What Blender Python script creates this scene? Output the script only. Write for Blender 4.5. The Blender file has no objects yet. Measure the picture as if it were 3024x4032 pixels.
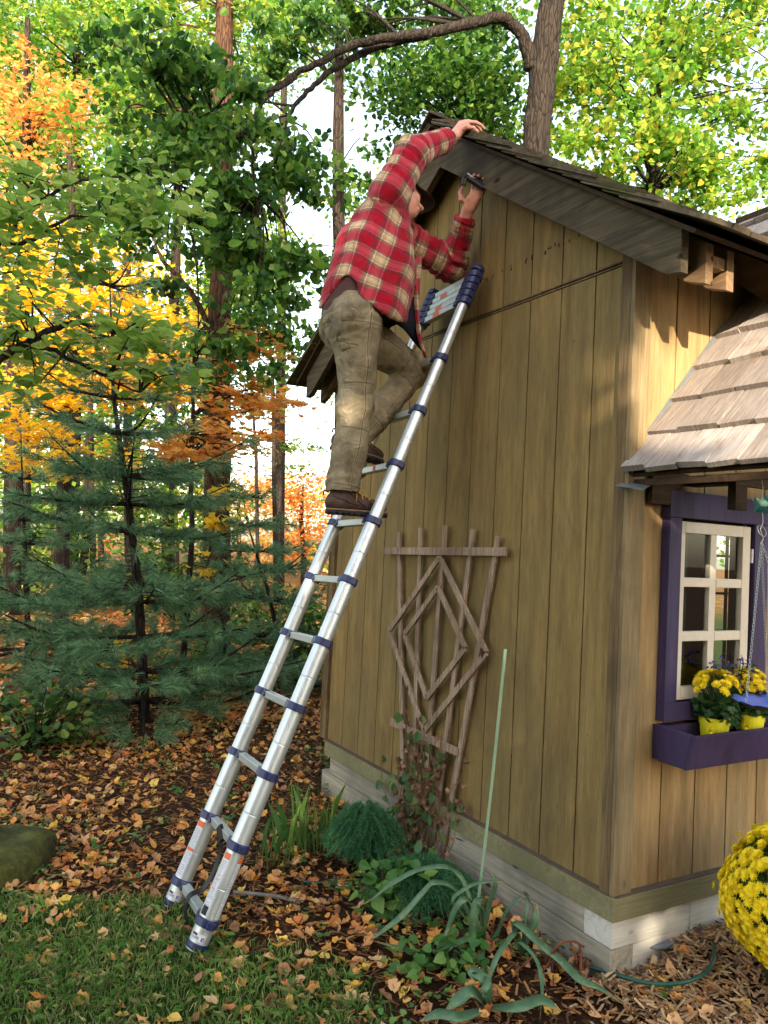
import bpy, bmesh, math, random
import numpy as np
from mathutils import Vector, Matrix
R = math.radians
random.seed(7); RNG = np.random.default_rng(7)
sc = bpy.context.scene
# ------------------------------------------------------------------ camera, sky, sun, exposure
YAW, PITCH, ROLL = 0.5261021, 0.0443741, 0.0510050
CAM = np.array([-2.30659597, -2.10910959, 1.57070833])
_f = np.array([math.sin(YAW)*math.cos(PITCH), math.cos(YAW)*math.cos(PITCH), math.sin(PITCH)])
_r0 = np.array([math.cos(YAW), -math.sin(YAW), 0.0]); _u0 = np.cross(_r0, _f)
RT = _r0*math.cos(ROLL)+_u0*math.sin(ROLL); UP = -_r0*math.sin(ROLL)+_u0*math.cos(ROLL); FW = _f
cd = bpy.data.cameras.new('camera'); cam = bpy.data.objects.new('camera', cd); sc.collection.objects.link(cam)
cam.matrix_world = Matrix(((RT[0], UP[0], -FW[0], CAM[0]), (RT[1], UP[1], -FW[1], CAM[1]), (RT[2], UP[2], -FW[2], CAM[2]), (0, 0, 0, 1)))
cd.sensor_fit = 'VERTICAL'; cd.sensor_height = 36.0; cd.lens = 36.0*3052.3/4032.0
cd.clip_start = 0.05; cd.clip_end = 600
sc.camera = cam
SUN_EL, SUN_DIR = 16.5, np.array([-0.475, -0.88])            # towards the sun: behind the photographer
sun_az = math.atan2(SUN_DIR[0], SUN_DIR[1])
w = bpy.data.worlds.new("World"); sc.world = w; w.use_nodes = True
nt = w.node_tree; nt.nodes.clear()
sk = nt.nodes.new('ShaderNodeTexSky'); sk.sky_type = 'NISHITA'; sk.sun_disc = False
sk.sun_elevation = R(SUN_EL); sk.sun_rotation = sun_az; sk.air_density = 1.0; sk.dust_density = 2.0; sk.ozone_density = 1.0
hs = nt.nodes.new('ShaderNodeHueSaturation'); hs.inputs['Saturation'].default_value = 0.72
tn = nt.nodes.new('ShaderNodeMix'); tn.data_type = 'RGBA'; tn.blend_type = 'MULTIPLY'; tn.inputs[0].default_value = 1.0
tn.inputs[7].default_value = (1.0, 0.95, 0.86, 1)
bg = nt.nodes.new('ShaderNodeBackground'); bg.inputs['Strength'].default_value = 0.15
wo = nt.nodes.new('ShaderNodeOutputWorld')
nt.links.new(sk.outputs[0], hs.inputs['Color']); nt.links.new(hs.outputs[0], tn.inputs[6])
nt.links.new(tn.outputs[2], bg.inputs[0]); nt.links.new(bg.outputs[0], wo.inputs[0])
sl = bpy.data.lights.new('sun', 'SUN'); sl.energy = 2.8; sl.angle = R(0.55); sl.color = (1.0, 0.86, 0.66)
so = bpy.data.objects.new('sun', sl); sc.collection.objects.link(so)
ce = math.cos(R(SUN_EL)); sd = Vector((SUN_DIR[0]*ce, SUN_DIR[1]*ce, math.sin(R(SUN_EL))))
so.rotation_euler = sd.to_track_quat('Z', 'Y').to_euler(); so.location = (-20, -40, 30)
sc.view_settings.view_transform = 'Standard'; sc.view_settings.look = 'None'
sc.view_settings.exposure = 2.45; sc.view_settings.gamma = 1.0
sc.render.engine = 'CYCLES'; sc.cycles.max_bounces = 6; sc.cycles.diffuse_bounces = 3
sc.cycles.transparent_max_bounces = 6; sc.cycles.caustics_reflective = False; sc.cycles.caustics_refractive = False

def DP(dx, dy, dep):
    """a point seen at photo position (dx,dy) (in units of 1/1659 of the width) at a distance dep in front of the viewpoint"""
    k = 3024/1659
    return CAM + dep*(FW + RT*((dx*k-1512)/3052.3) - UP*((dy*k-2016)/3052.3))

# ------------------------------------------------------------------ helpers
def link(name, me, mat=None, parent=None, smooth=False):
    o = bpy.data.objects.new(name, me); sc.collection.objects.link(o)
    if mat is not None:
        if isinstance(mat, (list, tuple)):
            for m in mat: me.materials.append(m)
        else: me.materials.append(mat)
    if parent is not None: o.parent = parent
    if smooth: me.shade_smooth()
    return o
def tag(o, label=None, cat=None, group=None, kind=None):
    if label: o['label'] = label
    if cat: o['category'] = cat
    if group: o['group'] = group
    if kind: o['kind'] = kind
    return o
def empty(name, label=None, cat=None, group=None):
    o = bpy.data.objects.new(name, None); sc.collection.objects.link(o); o.empty_display_size = 0.1
    return tag(o, label, cat, group)
def npmesh(name, V, F, smooth=False, mi=None):
    """V (n,3); F (m,k) array or list of faces"""
    me = bpy.data.meshes.new(name); V = np.asarray(V, np.float32)
    me.vertices.add(len(V)); me.vertices.foreach_set('co', V.ravel())
    if isinstance(F, np.ndarray) and F.ndim == 2:
        m, k = F.shape; li = F.ravel(); st = np.arange(m)*k
    else:
        ln = np.array([len(f) for f in F]); m = len(F)
        li = np.array([i for f in F for i in f]); st = np.concatenate([[0], np.cumsum(ln)[:-1]]) if m else np.zeros(0)
    me.loops.add(len(li)); me.loops.foreach_set('vertex_index', li.astype(np.int32))
    me.polygons.add(m); me.polygons.foreach_set('loop_start', st.astype(np.int32))
    if mi is not None: me.polygons.foreach_set('material_index', np.asarray(mi, np.int32))
    me.update(calc_edges=True); me.validate()
    me.shade_smooth() if smooth else me.shade_flat()
    return me
def fit_frame(t, ref=None):
    t = np.asarray(t, float); t = t/np.linalg.norm(t)
    if ref is None: ref = np.array([0, 0, 1.0]) if abs(t[2]) < .9 else np.array([1.0, 0, 0])
    a = np.cross(ref, t); a /= np.linalg.norm(a); b = np.cross(t, a)
    return a, b, t
class MB:
    def __init__(s): s.V = []; s.F = []; s.M = []; s.n = 0; s.mi = 0
    def add(s, V, F):
        V = np.asarray(V, float); s.V.append(V)
        for f in F: s.F.append([i+s.n for i in f]); s.M.append(s.mi)
        s.n += len(V)
    def box(s, lo, hi, jit=0):
        x0, y0, z0 = lo; x1, y1, z1 = hi
        V = np.array([(x0, y0, z0), (x1, y0, z0), (x1, y1, z0), (x0, y1, z0), (x0, y0, z1), (x1, y0, z1), (x1, y1, z1), (x0, y1, z1)], float)
        if jit: V = V+RNG.uniform(-jit, jit, V.shape)
        s.add(V, [(3, 2, 1, 0), (4, 5, 6, 7), (0, 1, 5, 4), (1, 2, 6, 5), (2, 3, 7, 6), (3, 0, 4, 7)])
    def bar(s, p, q, wd, ht, side=None):
        """beam p->q; width wd along side, height ht along third axis"""
        p = np.asarray(p, float); q = np.asarray(q, float); t = q-p; t /= np.linalg.norm(t)
        side = np.array([0, 0, 1.0]) if side is None else np.asarray(side, float)
        side = side-t*(side@t); side /= np.linalg.norm(side); up = np.cross(t, side)
        a = side*wd/2; b = up*ht/2
        V = [p-a-b, p+a-b, p+a+b, p-a+b, q-a-b, q+a-b, q+a+b, q-a+b]
        s.add(V, [(3, 2, 1, 0), (4, 5, 6, 7), (0, 1, 5, 4), (1, 2, 6, 5), (2, 3, 7, 6), (3, 0, 4, 7)])
    def tube(s, P, r, n=10, cap=True, bump=0.0):
        P = np.asarray(P, float); m = len(P); r = np.full(m, r) if np.isscalar(r) else np.asarray(r, float)
        T = np.gradient(P, axis=0) if m > 1 else None
        a, b, _ = fit_frame(T[0]); V = []; an = np.arange(n)*2*math.pi/n
        for i in range(m):
            t = T[i]/np.linalg.norm(T[i]); a = a-t*(a@t); a /= np.linalg.norm(a); b = np.cross(t, a)
            rr = r[i]*(1+(RNG.uniform(-bump, bump, n) if bump else 0))
            V.append(P[i]+(np.cos(an)*rr)[:, None]*a+(np.sin(an)*rr)[:, None]*b)
        V = np.concatenate(V); F = []
        for i in range(m-1):
            for k in range(n):
                k2 = (k+1) % n; F.append((i*n+k, i*n+k2, (i+1)*n+k2, (i+1)*n+k))
        if cap: F.append(tuple(range(n-1, -1, -1))); F.append(tuple((m-1)*n+k for k in range(n)))
        s.add(V, F)
    def prism(s, poly, axis, lo, hi):
        """poly list of 2D points in the other two axes (cyclic order x->y->z), extruded along axis"""
        ax = 'xyz'.index(axis); o = [(1, 2), (0, 2), (0, 1)][ax]; V = []
        for h in (lo, hi):
            for a, b in poly:
                v = [0, 0, 0]; v[ax] = h; v[o[0]] = a; v[o[1]] = b; V.append(v)
        n = len(poly); F = [tuple(range(n-1, -1, -1)), tuple(range(n, 2*n))]+[(i, (i+1) % n, n+(i+1) % n, n+i) for i in range(n)]
        s.add(V, F)
    def ball(s, c, r, sx=1, sy=1, sz=1, n=10, rot=None, jit=0):
        V = []; F = []; m = n//2+1
        for i in range(m+1):
            th = math.pi*i/m
            for k in range(n):
                ph = 2*math.pi*k/n; V.append((math.sin(th)*math.cos(ph)*sx, math.sin(th)*math.sin(ph)*sy, math.cos(th)*sz))
        for i in range(m):
            for k in range(n): F.append((i*n+k, (i+1)*n+k, (i+1)*n+(k+1) % n, i*n+(k+1) % n))
        V = np.array(V)*r
        if jit: V *= 1+RNG.uniform(-jit, jit, (len(V), 1))
        if rot is not None: V = V@np.asarray(rot)
        s.add(V+np.asarray(c), F)
    def mesh(s, name, smooth=False):
        V = np.concatenate(s.V); me = npmesh(name, V, s.F, mi=s.M)
        bm = bmesh.new(); bm.from_mesh(me); bmesh.ops.recalc_face_normals(bm, faces=bm.faces); bm.to_mesh(me); bm.free()
        me.shade_smooth() if smooth else me.shade_flat()
        return me
    def obj(s, name, mat, parent=None, smooth=False, bevel=0):
        o = link(name, s.mesh(name, smooth), mat, parent)
        if bevel:
            m = o.modifiers.new('bevel', 'BEVEL'); m.width = bevel; m.segments = 2; m.limit_method = 'ANGLE'; m.angle_limit = R(40)
        return o
def smooth_path(P, n=5):
    P = np.asarray(P, float); Q = np.vstack([2*P[0]-P[1], P, 2*P[-1]-P[-2]]); out = []
    for i in range(1, len(Q)-2):
        for t in np.arange(n)/n:
            a, b, c, d = Q[i-1], Q[i], Q[i+1], Q[i+2]
            out.append(.5*((2*b)+(-a+c)*t+(2*a-5*b+4*c-d)*t*t+(-a+3*b-3*c+d)*t**3))
    out.append(P[-1]); return np.array(out)
def lerp_r(r, n): return np.interp(np.linspace(0, 1, n), np.linspace(0, 1, len(r)), r)
# ---- value noise
_T = RNG.random((64, 64, 64)).astype(np.float32)
def vnoise(P):
    P = np.asarray(P, np.float32); i = np.floor(P).astype(int); f = P-i; f = f*f*(3-2*f); i = i & 63; j = (i+1) & 63
    a, b, c = i.T; A, B, Cc = j.T; fx, fy, fz = f.T
    x00 = _T[a, b, c]*(1-fx)+_T[A, b, c]*fx; x10 = _T[a, B, c]*(1-fx)+_T[A, B, c]*fx
    x01 = _T[a, b, Cc]*(1-fx)+_T[A, b, Cc]*fx; x11 = _T[a, B, Cc]*(1-fx)+_T[A, B, Cc]*fx
    return ((x00*(1-fy)+x10*fy)*(1-fz)+(x01*(1-fy)+x11*fy)*fz)*2-1
def fnoise(P, o=3):
    s = 0; a = 1.0
    for k in range(o): s = s+a*vnoise(np.asarray(P)*(2**k)+k*7.3); a *= .5
    return s
# ------------------------------------------------------------------ materials
class NT:
    def __init__(s, name):
        s.m = bpy.data.materials.new(name); s.m.use_nodes = True; s.t = s.m.node_tree; s.t.nodes.clear()
        s.out = s.t.nodes.new('ShaderNodeOutputMaterial')
    def n(s, ty, **k):
        nd = s.t.nodes.new('ShaderNode'+ty)
        for a, b in k.items():
            if a.startswith('_'): nd.inputs[a[1:].replace('_', ' ')].default_value = b
            else: setattr(nd, a, b)
        return nd
    def l(s, a, b): s.t.links.new(a, b)
    def coord(s, scale=(1, 1, 1), kind='Object', rot=(0, 0, 0), attr=None):
        if attr: src = s.n('Attribute', attribute_name=attr).outputs['Vector']
        else: src = s.n('TexCoord').outputs[kind]
        mp = s.n('Mapping'); mp.inputs['Scale'].default_value = scale; mp.inputs['Rotation'].default_value = rot
        s.l(src, mp.inputs[0]); return mp.outputs[0]
    def noise(s, co, scale=5, detail=4, rough=.55, dist=0):
        nd = s.n('TexNoise'); nd.inputs['Scale'].default_value = scale; nd.inputs['Detail'].default_value = detail
        nd.inputs['Roughness'].default_value = rough; nd.inputs['Distortion'].default_value = dist
        s.l(co, nd.inputs['Vector']); return nd.outputs['Fac']
    def ramp(s, fac, stops, interp='LINEAR'):
        nd = s.n('ValToRGB'); cr = nd.color_ramp; cr.interpolation = interp
        while len(cr.elements) < len(stops): cr.elements.new(.5)
        for e, (p, c) in zip(cr.elements, stops): e.position = p; e.color = (*c, 1) if len(c) == 3 else c
        s.l(fac, nd.inputs[0]); return nd.outputs[0]
    def mix(s, fac, a, b, bt='MIX'):
        nd = s.n('Mix', data_type='RGBA', blend_type=bt)
        for sock, v in ((nd.inputs[0], fac), (nd.inputs[6], a), (nd.inputs[7], b)):
            if hasattr(v, 'is_output'): s.l(v, sock)
            else: sock.default_value = v if not isinstance(v, tuple) or len(v) == 4 else (*v, 1)
        return nd.outputs[2]
    def math(s, op, a, b=0.0, c=None):
        nd = s.n('Math', operation=op)
        for i, v in enumerate((a, b) if c is None else (a, b, c)):
            if hasattr(v, 'is_output'): s.l(v, nd.inputs[i])
            else: nd.inputs[i].default_value = v
        return nd.outputs[0]
    def bump(s, h, strength=.3, dist=.01):
        nd = s.n('Bump'); nd.inputs['Strength'].default_value = strength; nd.inputs['Distance'].default_value = dist
        s.l(h, nd.inputs['Height']); return nd.outputs[0]
    def bsdf(s, col, rough=.7, metal=0, spec=.4, normal=None, **kw):
        b = s.n('BsdfPrincipled')
        for sock, v in ((b.inputs['Base Color'], col), (b.inputs['Roughness'], rough), (b.inputs['Metallic'], metal), (b.inputs['Specular IOR Level'], spec)):
            if hasattr(v, 'is_output'): s.l(v, sock)
            else: sock.default_value = v if not isinstance(v, tuple) or len(v) == 4 else (*v, 1)
        for k, v in kw.items(): b.inputs[k.replace('_', ' ')].default_value = v
        if normal is not None: s.l(normal, b.inputs['Normal'])
        s.l(b.outputs[0], s.out.inputs[0]); return b
def simple(name, col, rough=.6, metal=0, var=.15, scale=30, bump=.15, spec=.4):
    t = NT(name); co = t.coord(); nz = t.noise(co, scale, 5)
    c = t.ramp(nz, [(.3, tuple(x*(1-var) for x in col)), (.7, tuple(min(1, x*(1+var)) for x in col))])
    t.bsdf(c, rough, metal, spec, t.bump(nz, bump, .002)); return t.m
def srgb(r, g, b):
    f = lambda c: (c/255/12.92) if c/255 <= .04045 else ((c/255+.055)/1.055)**2.4
    return (f(r), f(g), f(b))
def siding_mat(name, cols, green=.5):
    t = NT(name)
    st = t.noise(t.coord((20, 20, 1.6)), 1.0, 6, .62, .3); big = t.noise(t.coord((1, 1, .55)), 2.4, 4, .6, .4); fine = t.noise(t.coord((120, 120, 9)), 1.0, 4, .7)
    c = t.ramp(st, [(.15, cols[0]), (.42, cols[1]), (.6, cols[2]), (.9, cols[3])])
    c = t.mix(t.ramp(big, [(.42, (0, 0, 0)), (.62, (1, 1, 1))]), c, t.mix(.5, c, cols[4]))
    blot = t.noise(t.coord((2.2, 2.2, 1.0)), 1.7, 5, .65, .8)
    c = t.mix(t.math('MULTIPLY', t.ramp(blot, [(.52, (0, 0, 0)), (.7, (1, 1, 1))]), .45), c, cols[0])
    c = t.mix(.32, c, t.ramp(fine, [(.3, (.15, .15, .15)), (.7, (.9, .9, .9))]), 'SOFT_LIGHT')
    sp = t.noise(t.coord((60, 60, 40)), 1.0, 2, .5); c = t.mix(t.ramp(sp, [(.74, (0, 0, 0)), (.78, (1, 1, 1))]), c, (.035, .022, .012))
    t.bsdf(c, .82, 0, .2, t.bump(fine, .35, .002)); return t.m
def wood_mat(name, axis, c0, c1, c2, sc_=1.0, rough=.85, knots=True):
    """weathered sawn wood with grain running along axis 0/1/2"""
    t = NT(name); s = [22*sc_]*3; s[axis] = 1.3*sc_; s2 = [140]*3; s2[axis] = 6
    g = t.noise(t.coord(tuple(s)), 1.0, 7, .65, 1.1); f = t.noise(t.coord(tuple(s2)), 1.0, 4, .7); b = t.noise(t.coord(), 3.1, 4)
    c = t.ramp(g, [(.25, c0), (.5, c1), (.75, c2)])
    c = t.mix(.45, c, t.ramp(f, [(.25, (.12, .12, .12)), (.75, (.9, .9, .9))]), 'SOFT_LIGHT')
    c = t.mix(t.ramp(b, [(.45, (0, 0, 0)), (.65, (.6, .6, .6))]), c, c0)
    if knots:
        ks = [7.0]*3; ks[axis] = 3.2
        v = t.n('TexVoronoi', feature='F1'); v.inputs['Scale'].default_value = 1.0; t.l(t.coord(tuple(ks)), v.inputs['Vector'])
        c = t.mix(t.ramp(v.outputs['Distance'], [(.05, (1, 1, 1)), (.1, (0, 0, 0))]), c, tuple(x*.4 for x in c0))
    t.bsdf(c, rough, 0, .2, t.bump(t.mix(.5, g, f), .5, .004)); return t.m
M = {}
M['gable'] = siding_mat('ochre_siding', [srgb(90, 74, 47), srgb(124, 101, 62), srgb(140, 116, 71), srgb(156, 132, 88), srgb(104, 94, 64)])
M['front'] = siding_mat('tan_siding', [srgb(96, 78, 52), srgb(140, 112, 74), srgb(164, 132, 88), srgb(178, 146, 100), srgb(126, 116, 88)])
M['groove'] = simple('groove_shadow', srgb(52, 36, 20), .9)
M['cboard'] = wood_mat('corner_board_wood', 2, srgb(72, 58, 42), srgb(112, 92, 64), srgb(134, 112, 80))
M['rake'] = wood_mat('rake_wood', 1, srgb(50, 43, 34), srgb(82, 72, 56), srgb(110, 96, 72))
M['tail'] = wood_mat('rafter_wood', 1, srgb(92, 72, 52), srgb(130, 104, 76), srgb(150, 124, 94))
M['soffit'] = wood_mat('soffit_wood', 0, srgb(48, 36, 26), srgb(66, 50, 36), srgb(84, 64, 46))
M['base'] = wood_mat('painted_base_trim', 0, srgb(104, 100, 74), srgb(128, 122, 90), srgb(140, 134, 100), knots=False)
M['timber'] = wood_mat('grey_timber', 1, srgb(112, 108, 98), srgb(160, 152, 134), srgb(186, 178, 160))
M['timberf'] = wood_mat('sunlit_timber', 0, srgb(170, 166, 156), srgb(204, 200, 190), srgb(220, 216, 206))  # paler than the grey timber: sunlight on the front put into the colour
M['shake'] = wood_mat('old_shake', 0, srgb(50, 44, 36), srgb(84, 76, 62), srgb(116, 106, 90))
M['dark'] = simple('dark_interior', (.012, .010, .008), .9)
M['navy'] = simple('navy_plastic', srgb(36, 42, 84), .38, var=.1, bump=.05, spec=.5)
M['black'] = simple('black_plastic', (.012, .012, .014), .4)
# ------------------------------------------------------------------ terrain height
def sstep(a, b, x): t = np.clip((np.asarray(x, float)-a)/(b-a), 0, 1); return t*t*(3-2*t)
def gh(x, y):
    x = np.asarray(x, float); y = np.asarray(y, float)
    far = sstep(6, 30, np.hypot(x, y-3))
    return .085*sstep(.05, .5, x)*sstep(.25, -.1, y)+.012*np.sin(2.1*x+1)*np.cos(1.7*y)*sstep(.2, .8, np.hypot(x+1.3, y-1))+far*.35*np.sin(x*.13+1)*np.cos(y*.11)-.012*sstep(-.6, -1.2, x)*sstep(1, .2, y)
# ------------------------------------------------------------------ the garden shed
shed = empty('garden_shed', 'tan and olive plank shed with shake roof and purple window trim', 'shed')
YC, PK, SL = 1.24, 3.575, .665                       # ridge position, lower apex of the rake boards, roof slope
S8 = .2032; G0, T0 = .2120, .2458; L = 5.3; W1 = 2.5; ZB = .30; ZJ = 2.746
roofz = lambda y: PK+.19-SL*abs(y-YC)
def clip_poly(y0, y1, z0, cap=0):
    """wall board outline between y0,y1 from z0 up to the roof slope"""
    ys = [y0, y1] if not (y0 < YC < y1) else [y0, YC, y1]
    return [(y0, z0), (y1, z0)]+[(y, roofz(y)-cap) for y in reversed(ys)]
# gable wall, grooved boards
b = MB(); ed = [-.005]+[G0+i*S8 for i in range(12)]; ed = [e for e in ed if e < W1-.02]+[W1]
for y0, y1 in zip(ed[:-1], ed[1:]):
    a, c = y0+.0035, y1-.0035
    b.prism([(a, ZB), (c, ZB), (c, ZJ-.012), (a, ZJ-.012)], 'x', 0, .012)
    b.prism(clip_poly(a, c, ZJ+.012, .03), 'x', -.001, .012)
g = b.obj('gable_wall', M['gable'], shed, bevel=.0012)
b = MB(); b.prism(clip_poly(0, W1, ZB, .03), 'x', .0125, .07); b.obj('wall_backing', M['groove'], shed)
b = MB(); b.prism([(-.0, ZJ-.0095), (W1, ZJ-.0095), (W1, ZJ-.003), (0, ZJ-.003)], 'x', -.004, .006)
b.prism([(-.0, ZJ+.002), (W1, ZJ+.002), (W1, ZJ+.009), (0, ZJ+.009)], 'x', -.007, .006)
b.obj('wall_batten', M['cboard'], shed)
# nail marks and gouges on the upper boards: thin boxes, hole shade in their colour
b = MB()
for k in range(26):
    y = RNG.uniform(.25, 1.05); z = 2.93+(.62-y)*.02+RNG.uniform(-.012, .012)
    b = MB(); b.box((-.0022, y, z), (-.0005, y+RNG.uniform(.004, .012), z+RNG.uniform(.006, .02))); b.obj('gouge', M['groove'], shed)
# front wall with window opening
ZT = 2.86; ox0, ox1, oz0, oz1 = .285, .712, 1.045, 1.722
b = MB(); ed = [.0]+[T0+i*S8 for i in range(30)]; ed = [e for e in ed if e < L]+[L]
for x0, x1 in zip(ed[:-1], ed[1:]):
    a, c = x0+.0035, x1-.0035
    if c > ox0-.02 and a < ox1+.02:
        b.box((a, 0, ZB), (c, .012, 1.0)); b.box((a, 0, 1.76), (c, .012, ZT))
        if a < ox0-.01: b.box((a, 0, 1.0), (min(c, ox0-.01), .012, 1.76))
        if c > ox1+.01: b.box((max(a, ox1+.01), 0, 1.0), (c, .012, 1.76))
    else: b.box((a, 0, ZB), (c, .012, ZT))
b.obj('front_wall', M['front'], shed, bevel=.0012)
b = MB()
for lo, hi in (((0, .0125, ZB), (ox0-.01, .07, ZT)), ((ox1+.01, .0125, ZB), (L, .07, ZT)), ((ox0-.01, .0125, ZB), (ox1+.01, .07, oz0-.01)), ((ox0-.01, .0125, oz1+.01), (ox1+.01, .07, ZT))): b.box(lo, hi)
b.obj('wall_backing', M['groove'], shed)
# rear wall with its window, end wall, floor, loft
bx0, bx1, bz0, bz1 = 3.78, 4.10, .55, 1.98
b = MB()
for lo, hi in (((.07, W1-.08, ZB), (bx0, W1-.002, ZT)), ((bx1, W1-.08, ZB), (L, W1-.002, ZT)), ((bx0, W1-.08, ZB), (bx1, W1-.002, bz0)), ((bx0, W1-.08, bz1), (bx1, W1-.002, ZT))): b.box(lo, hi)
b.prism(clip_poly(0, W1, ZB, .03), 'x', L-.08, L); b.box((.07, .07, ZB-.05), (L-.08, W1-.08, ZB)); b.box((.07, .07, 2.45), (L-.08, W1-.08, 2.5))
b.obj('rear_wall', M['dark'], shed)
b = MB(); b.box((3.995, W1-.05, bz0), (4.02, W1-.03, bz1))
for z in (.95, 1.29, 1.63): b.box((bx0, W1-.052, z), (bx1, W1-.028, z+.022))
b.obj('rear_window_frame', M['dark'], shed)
# corner boards
b = MB(); b.box((-.022, -.0, ZB+.006), (-.0005, .052, 2.83)); b.obj('corner_board', M['cboard'], shed, bevel=.002)
b = MB(); b.box((-.022, -.020, ZB+.006), (.074, -.0005, 2.80)); b.obj('corner_board', wood_mat('corner_board_tan', 2, srgb(96, 82, 60), srgb(132, 114, 84), srgb(150, 130, 98)), shed, bevel=.002)
b = MB(); b.box((-.022, 2.445, ZB+.006), (-.0005, W1, 2.75)); b.box((-.024, W1+.0005, ZB+.006), (.06, W1+.02, 2.7)); b.obj('corner_board', M['cboard'], shed, bevel=.002)
# painted base trim (two boards meeting at a corner block)
b = MB(); b.box((-.032, -.033, .218), (-.001, -.02, .303)); b.box((-.032, -.0195, .218), (-.001, 2.42, .303)); b.obj('base_trim', M['base'], shed, bevel=.002)
b = MB(); b.box((-.012, -.034, .218), (L, -.001, .303)); b.obj('base_trim', M['base'], shed, bevel=.002)
b = MB(); b.box((-.030, -.0, .3035), (.004, 2.43, .309)); b.box((.0, -.030, .3035), (L, .004, .309)); b.obj('drip_ledge', simple('brown_ledge', srgb(92, 78, 66), .7), shed)
# foundation timbers
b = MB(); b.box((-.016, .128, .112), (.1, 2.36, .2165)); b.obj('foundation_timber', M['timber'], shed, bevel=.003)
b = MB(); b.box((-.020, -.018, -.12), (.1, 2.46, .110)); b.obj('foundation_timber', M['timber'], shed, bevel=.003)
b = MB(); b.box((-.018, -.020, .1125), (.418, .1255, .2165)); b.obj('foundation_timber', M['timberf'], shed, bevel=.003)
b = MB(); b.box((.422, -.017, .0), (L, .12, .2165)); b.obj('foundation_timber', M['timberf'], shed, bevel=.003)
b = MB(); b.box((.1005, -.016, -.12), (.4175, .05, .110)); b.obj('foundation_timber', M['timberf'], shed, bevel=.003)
# rake boards (near slope and far slope)
def rake(sgn):
    yb, ye = (-.254, -.318) if sgn < 0 else (2*YC+.254, 2*YC+.318)
    b = MB(); b.prism([(YC, PK), (yb, PK-SL*abs(yb-YC)), (ye, 2.572), (ye, PK+.186-SL*abs(ye-YC)), (YC, PK+.186)][::1 if sgn < 0 else -1], 'x', -.13, -.092)
    return b.obj('rake_board', M['rake'], shed, bevel=.002)
rake(-1); rake(1)
# rafter tails
def tail(x0, sgn, mat=M['tail']):
    m = lambda y: y if sgn < 0 else 2*YC-y
    p = [(m(.3), roofz(.3)-.02), (m(.3), roofz(.3)-.125), (m(-.245), 2.582), (m(-.33), 2.553), (m(-.33), roofz(-.33)-.02)]
    b = MB(); b.prism(p if sgn < 0 else p[::-1], 'x', x0, x0+.040); b.obj('rafter_tail', mat, shed, bevel=.002)
for x0 in (-.014, .101, .62, 1.03, 2.9, 3.3): tail(x0, -1)
for x0 in (-.014, .101, .62, 1.03, 1.44, 1.85): tail(x0, 1)
b = MB(); b.box((.0265, -.322, 2.625), (.1005, -.285, 2.668)); b.obj('blocking', M['tail'], shed, bevel=.002)
# roof deck and shakes
def slope_pt(sgn, d, h, x):
    th = math.atan(SL); c, s = math.cos(th), math.sin(th)
    return np.array([x, YC+sgn*(d*c+h*s), PK+.186-d*s+h*c])
b = MB()
for sgn in (-1, 1):
    p = [slope_pt(sgn, 0, .0, 0)[1:], slope_pt(sgn, 1.97, .0, 0)[1:], slope_pt(sgn, 1.97, .016, 0)[1:], (YC, slope_pt(sgn, 0, .016, 0)[2])]
    b.prism(p if sgn < 0 else p[::-1], 'x', -.17, L+.15)
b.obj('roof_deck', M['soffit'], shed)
def shake(b, pb, pt, wdir, wd, th):
    pb = np.asarray(pb, float); pt = np.asarray(pt, float); nrm = np.cross(wdir, pt-pb); nrm /= np.linalg.norm(nrm)
    if nrm[2] < 0: nrm = -nrm
    a = np.asarray(wdir, float)*wd/2; t0 = th*RNG.uniform(.8, 1.15); t1 = th*.35; j = lambda s=.0025: RNG.uniform(-s, s, 3)
    dn = (pb-pt)/np.linalg.norm(pb-pt); mid = pb*.55+pt*.45; sag = nrm*RNG.uniform(-.002, .003)
    e = RNG.uniform(-.006, .008)
    V = [pb-a+dn*RNG.uniform(-.004, .006)+j(), pb+a+dn*e+j(), pt+a, pt-a]
    V2 = [V[0]+nrm*t0*RNG.uniform(.85, 1.1), V[1]+nrm*t0*RNG.uniform(.85, 1.1), pt+a+nrm*t1, pt-a+nrm*t1]
    b.add(V+V2, [(3, 2, 1, 0), (4, 5, 6, 7), (0, 1, 5, 4), (1, 2, 6, 5), (2, 3, 7, 6), (3, 0, 4, 7)])
b = MB(); X = np.array([1.0, 0, 0])
for sgn in (-1, 1):
    for k, d in enumerate(np.arange(.16, 2.06, .125)):
        x = -.205+RNG.uniform(-.012, .012)
        while x < L+.15:
            wd = RNG.uniform(.09, .19); h = RNG.uniform(-.004, .004)
            shake(b, slope_pt(sgn, d, .050+h, x+wd/2), slope_pt(sgn, max(d-.44, 0), .019+h*.3+max(0, .44-d)*.07, x+wd/2), X, wd-.004, .017); x += wd
for k in range(42):
    x = -.21+k*.13
    for sgn in (-1, 1):
        p0 = np.array([x, YC, PK+.186+.083]); p1 = np.array([x+.2, YC, PK+.186+.068]); wd = .14
        th = math.atan(SL); side = np.array([0, sgn*math.cos(th), -math.sin(th)])
        shake(b, p0+side*wd/2, p1+side*wd/2, side, wd, .012)
t = NT('old_shake_mossy'); co = t.coord((3, 18, 18)); n1 = t.noise(co, 1.0, 6, .7, .6); n2 = t.noise(t.coord(), 2.6, 5, .65); n3 = t.noise(t.coord(), 60, 4, .7)
c = t.ramp(n1, [(.25, srgb(46, 40, 32)), (.5, srgb(86, 76, 62)), (.75, srgb(124, 112, 94))])
c = t.mix(t.ramp(t.math('ADD', t.math('MULTIPLY', n2, .7), t.math('MULTIPLY', n3, .3)), [(.5, (0, 0, 0)), (.6, (.8, .8, .8))]), c, srgb(72, 76, 34))
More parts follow.
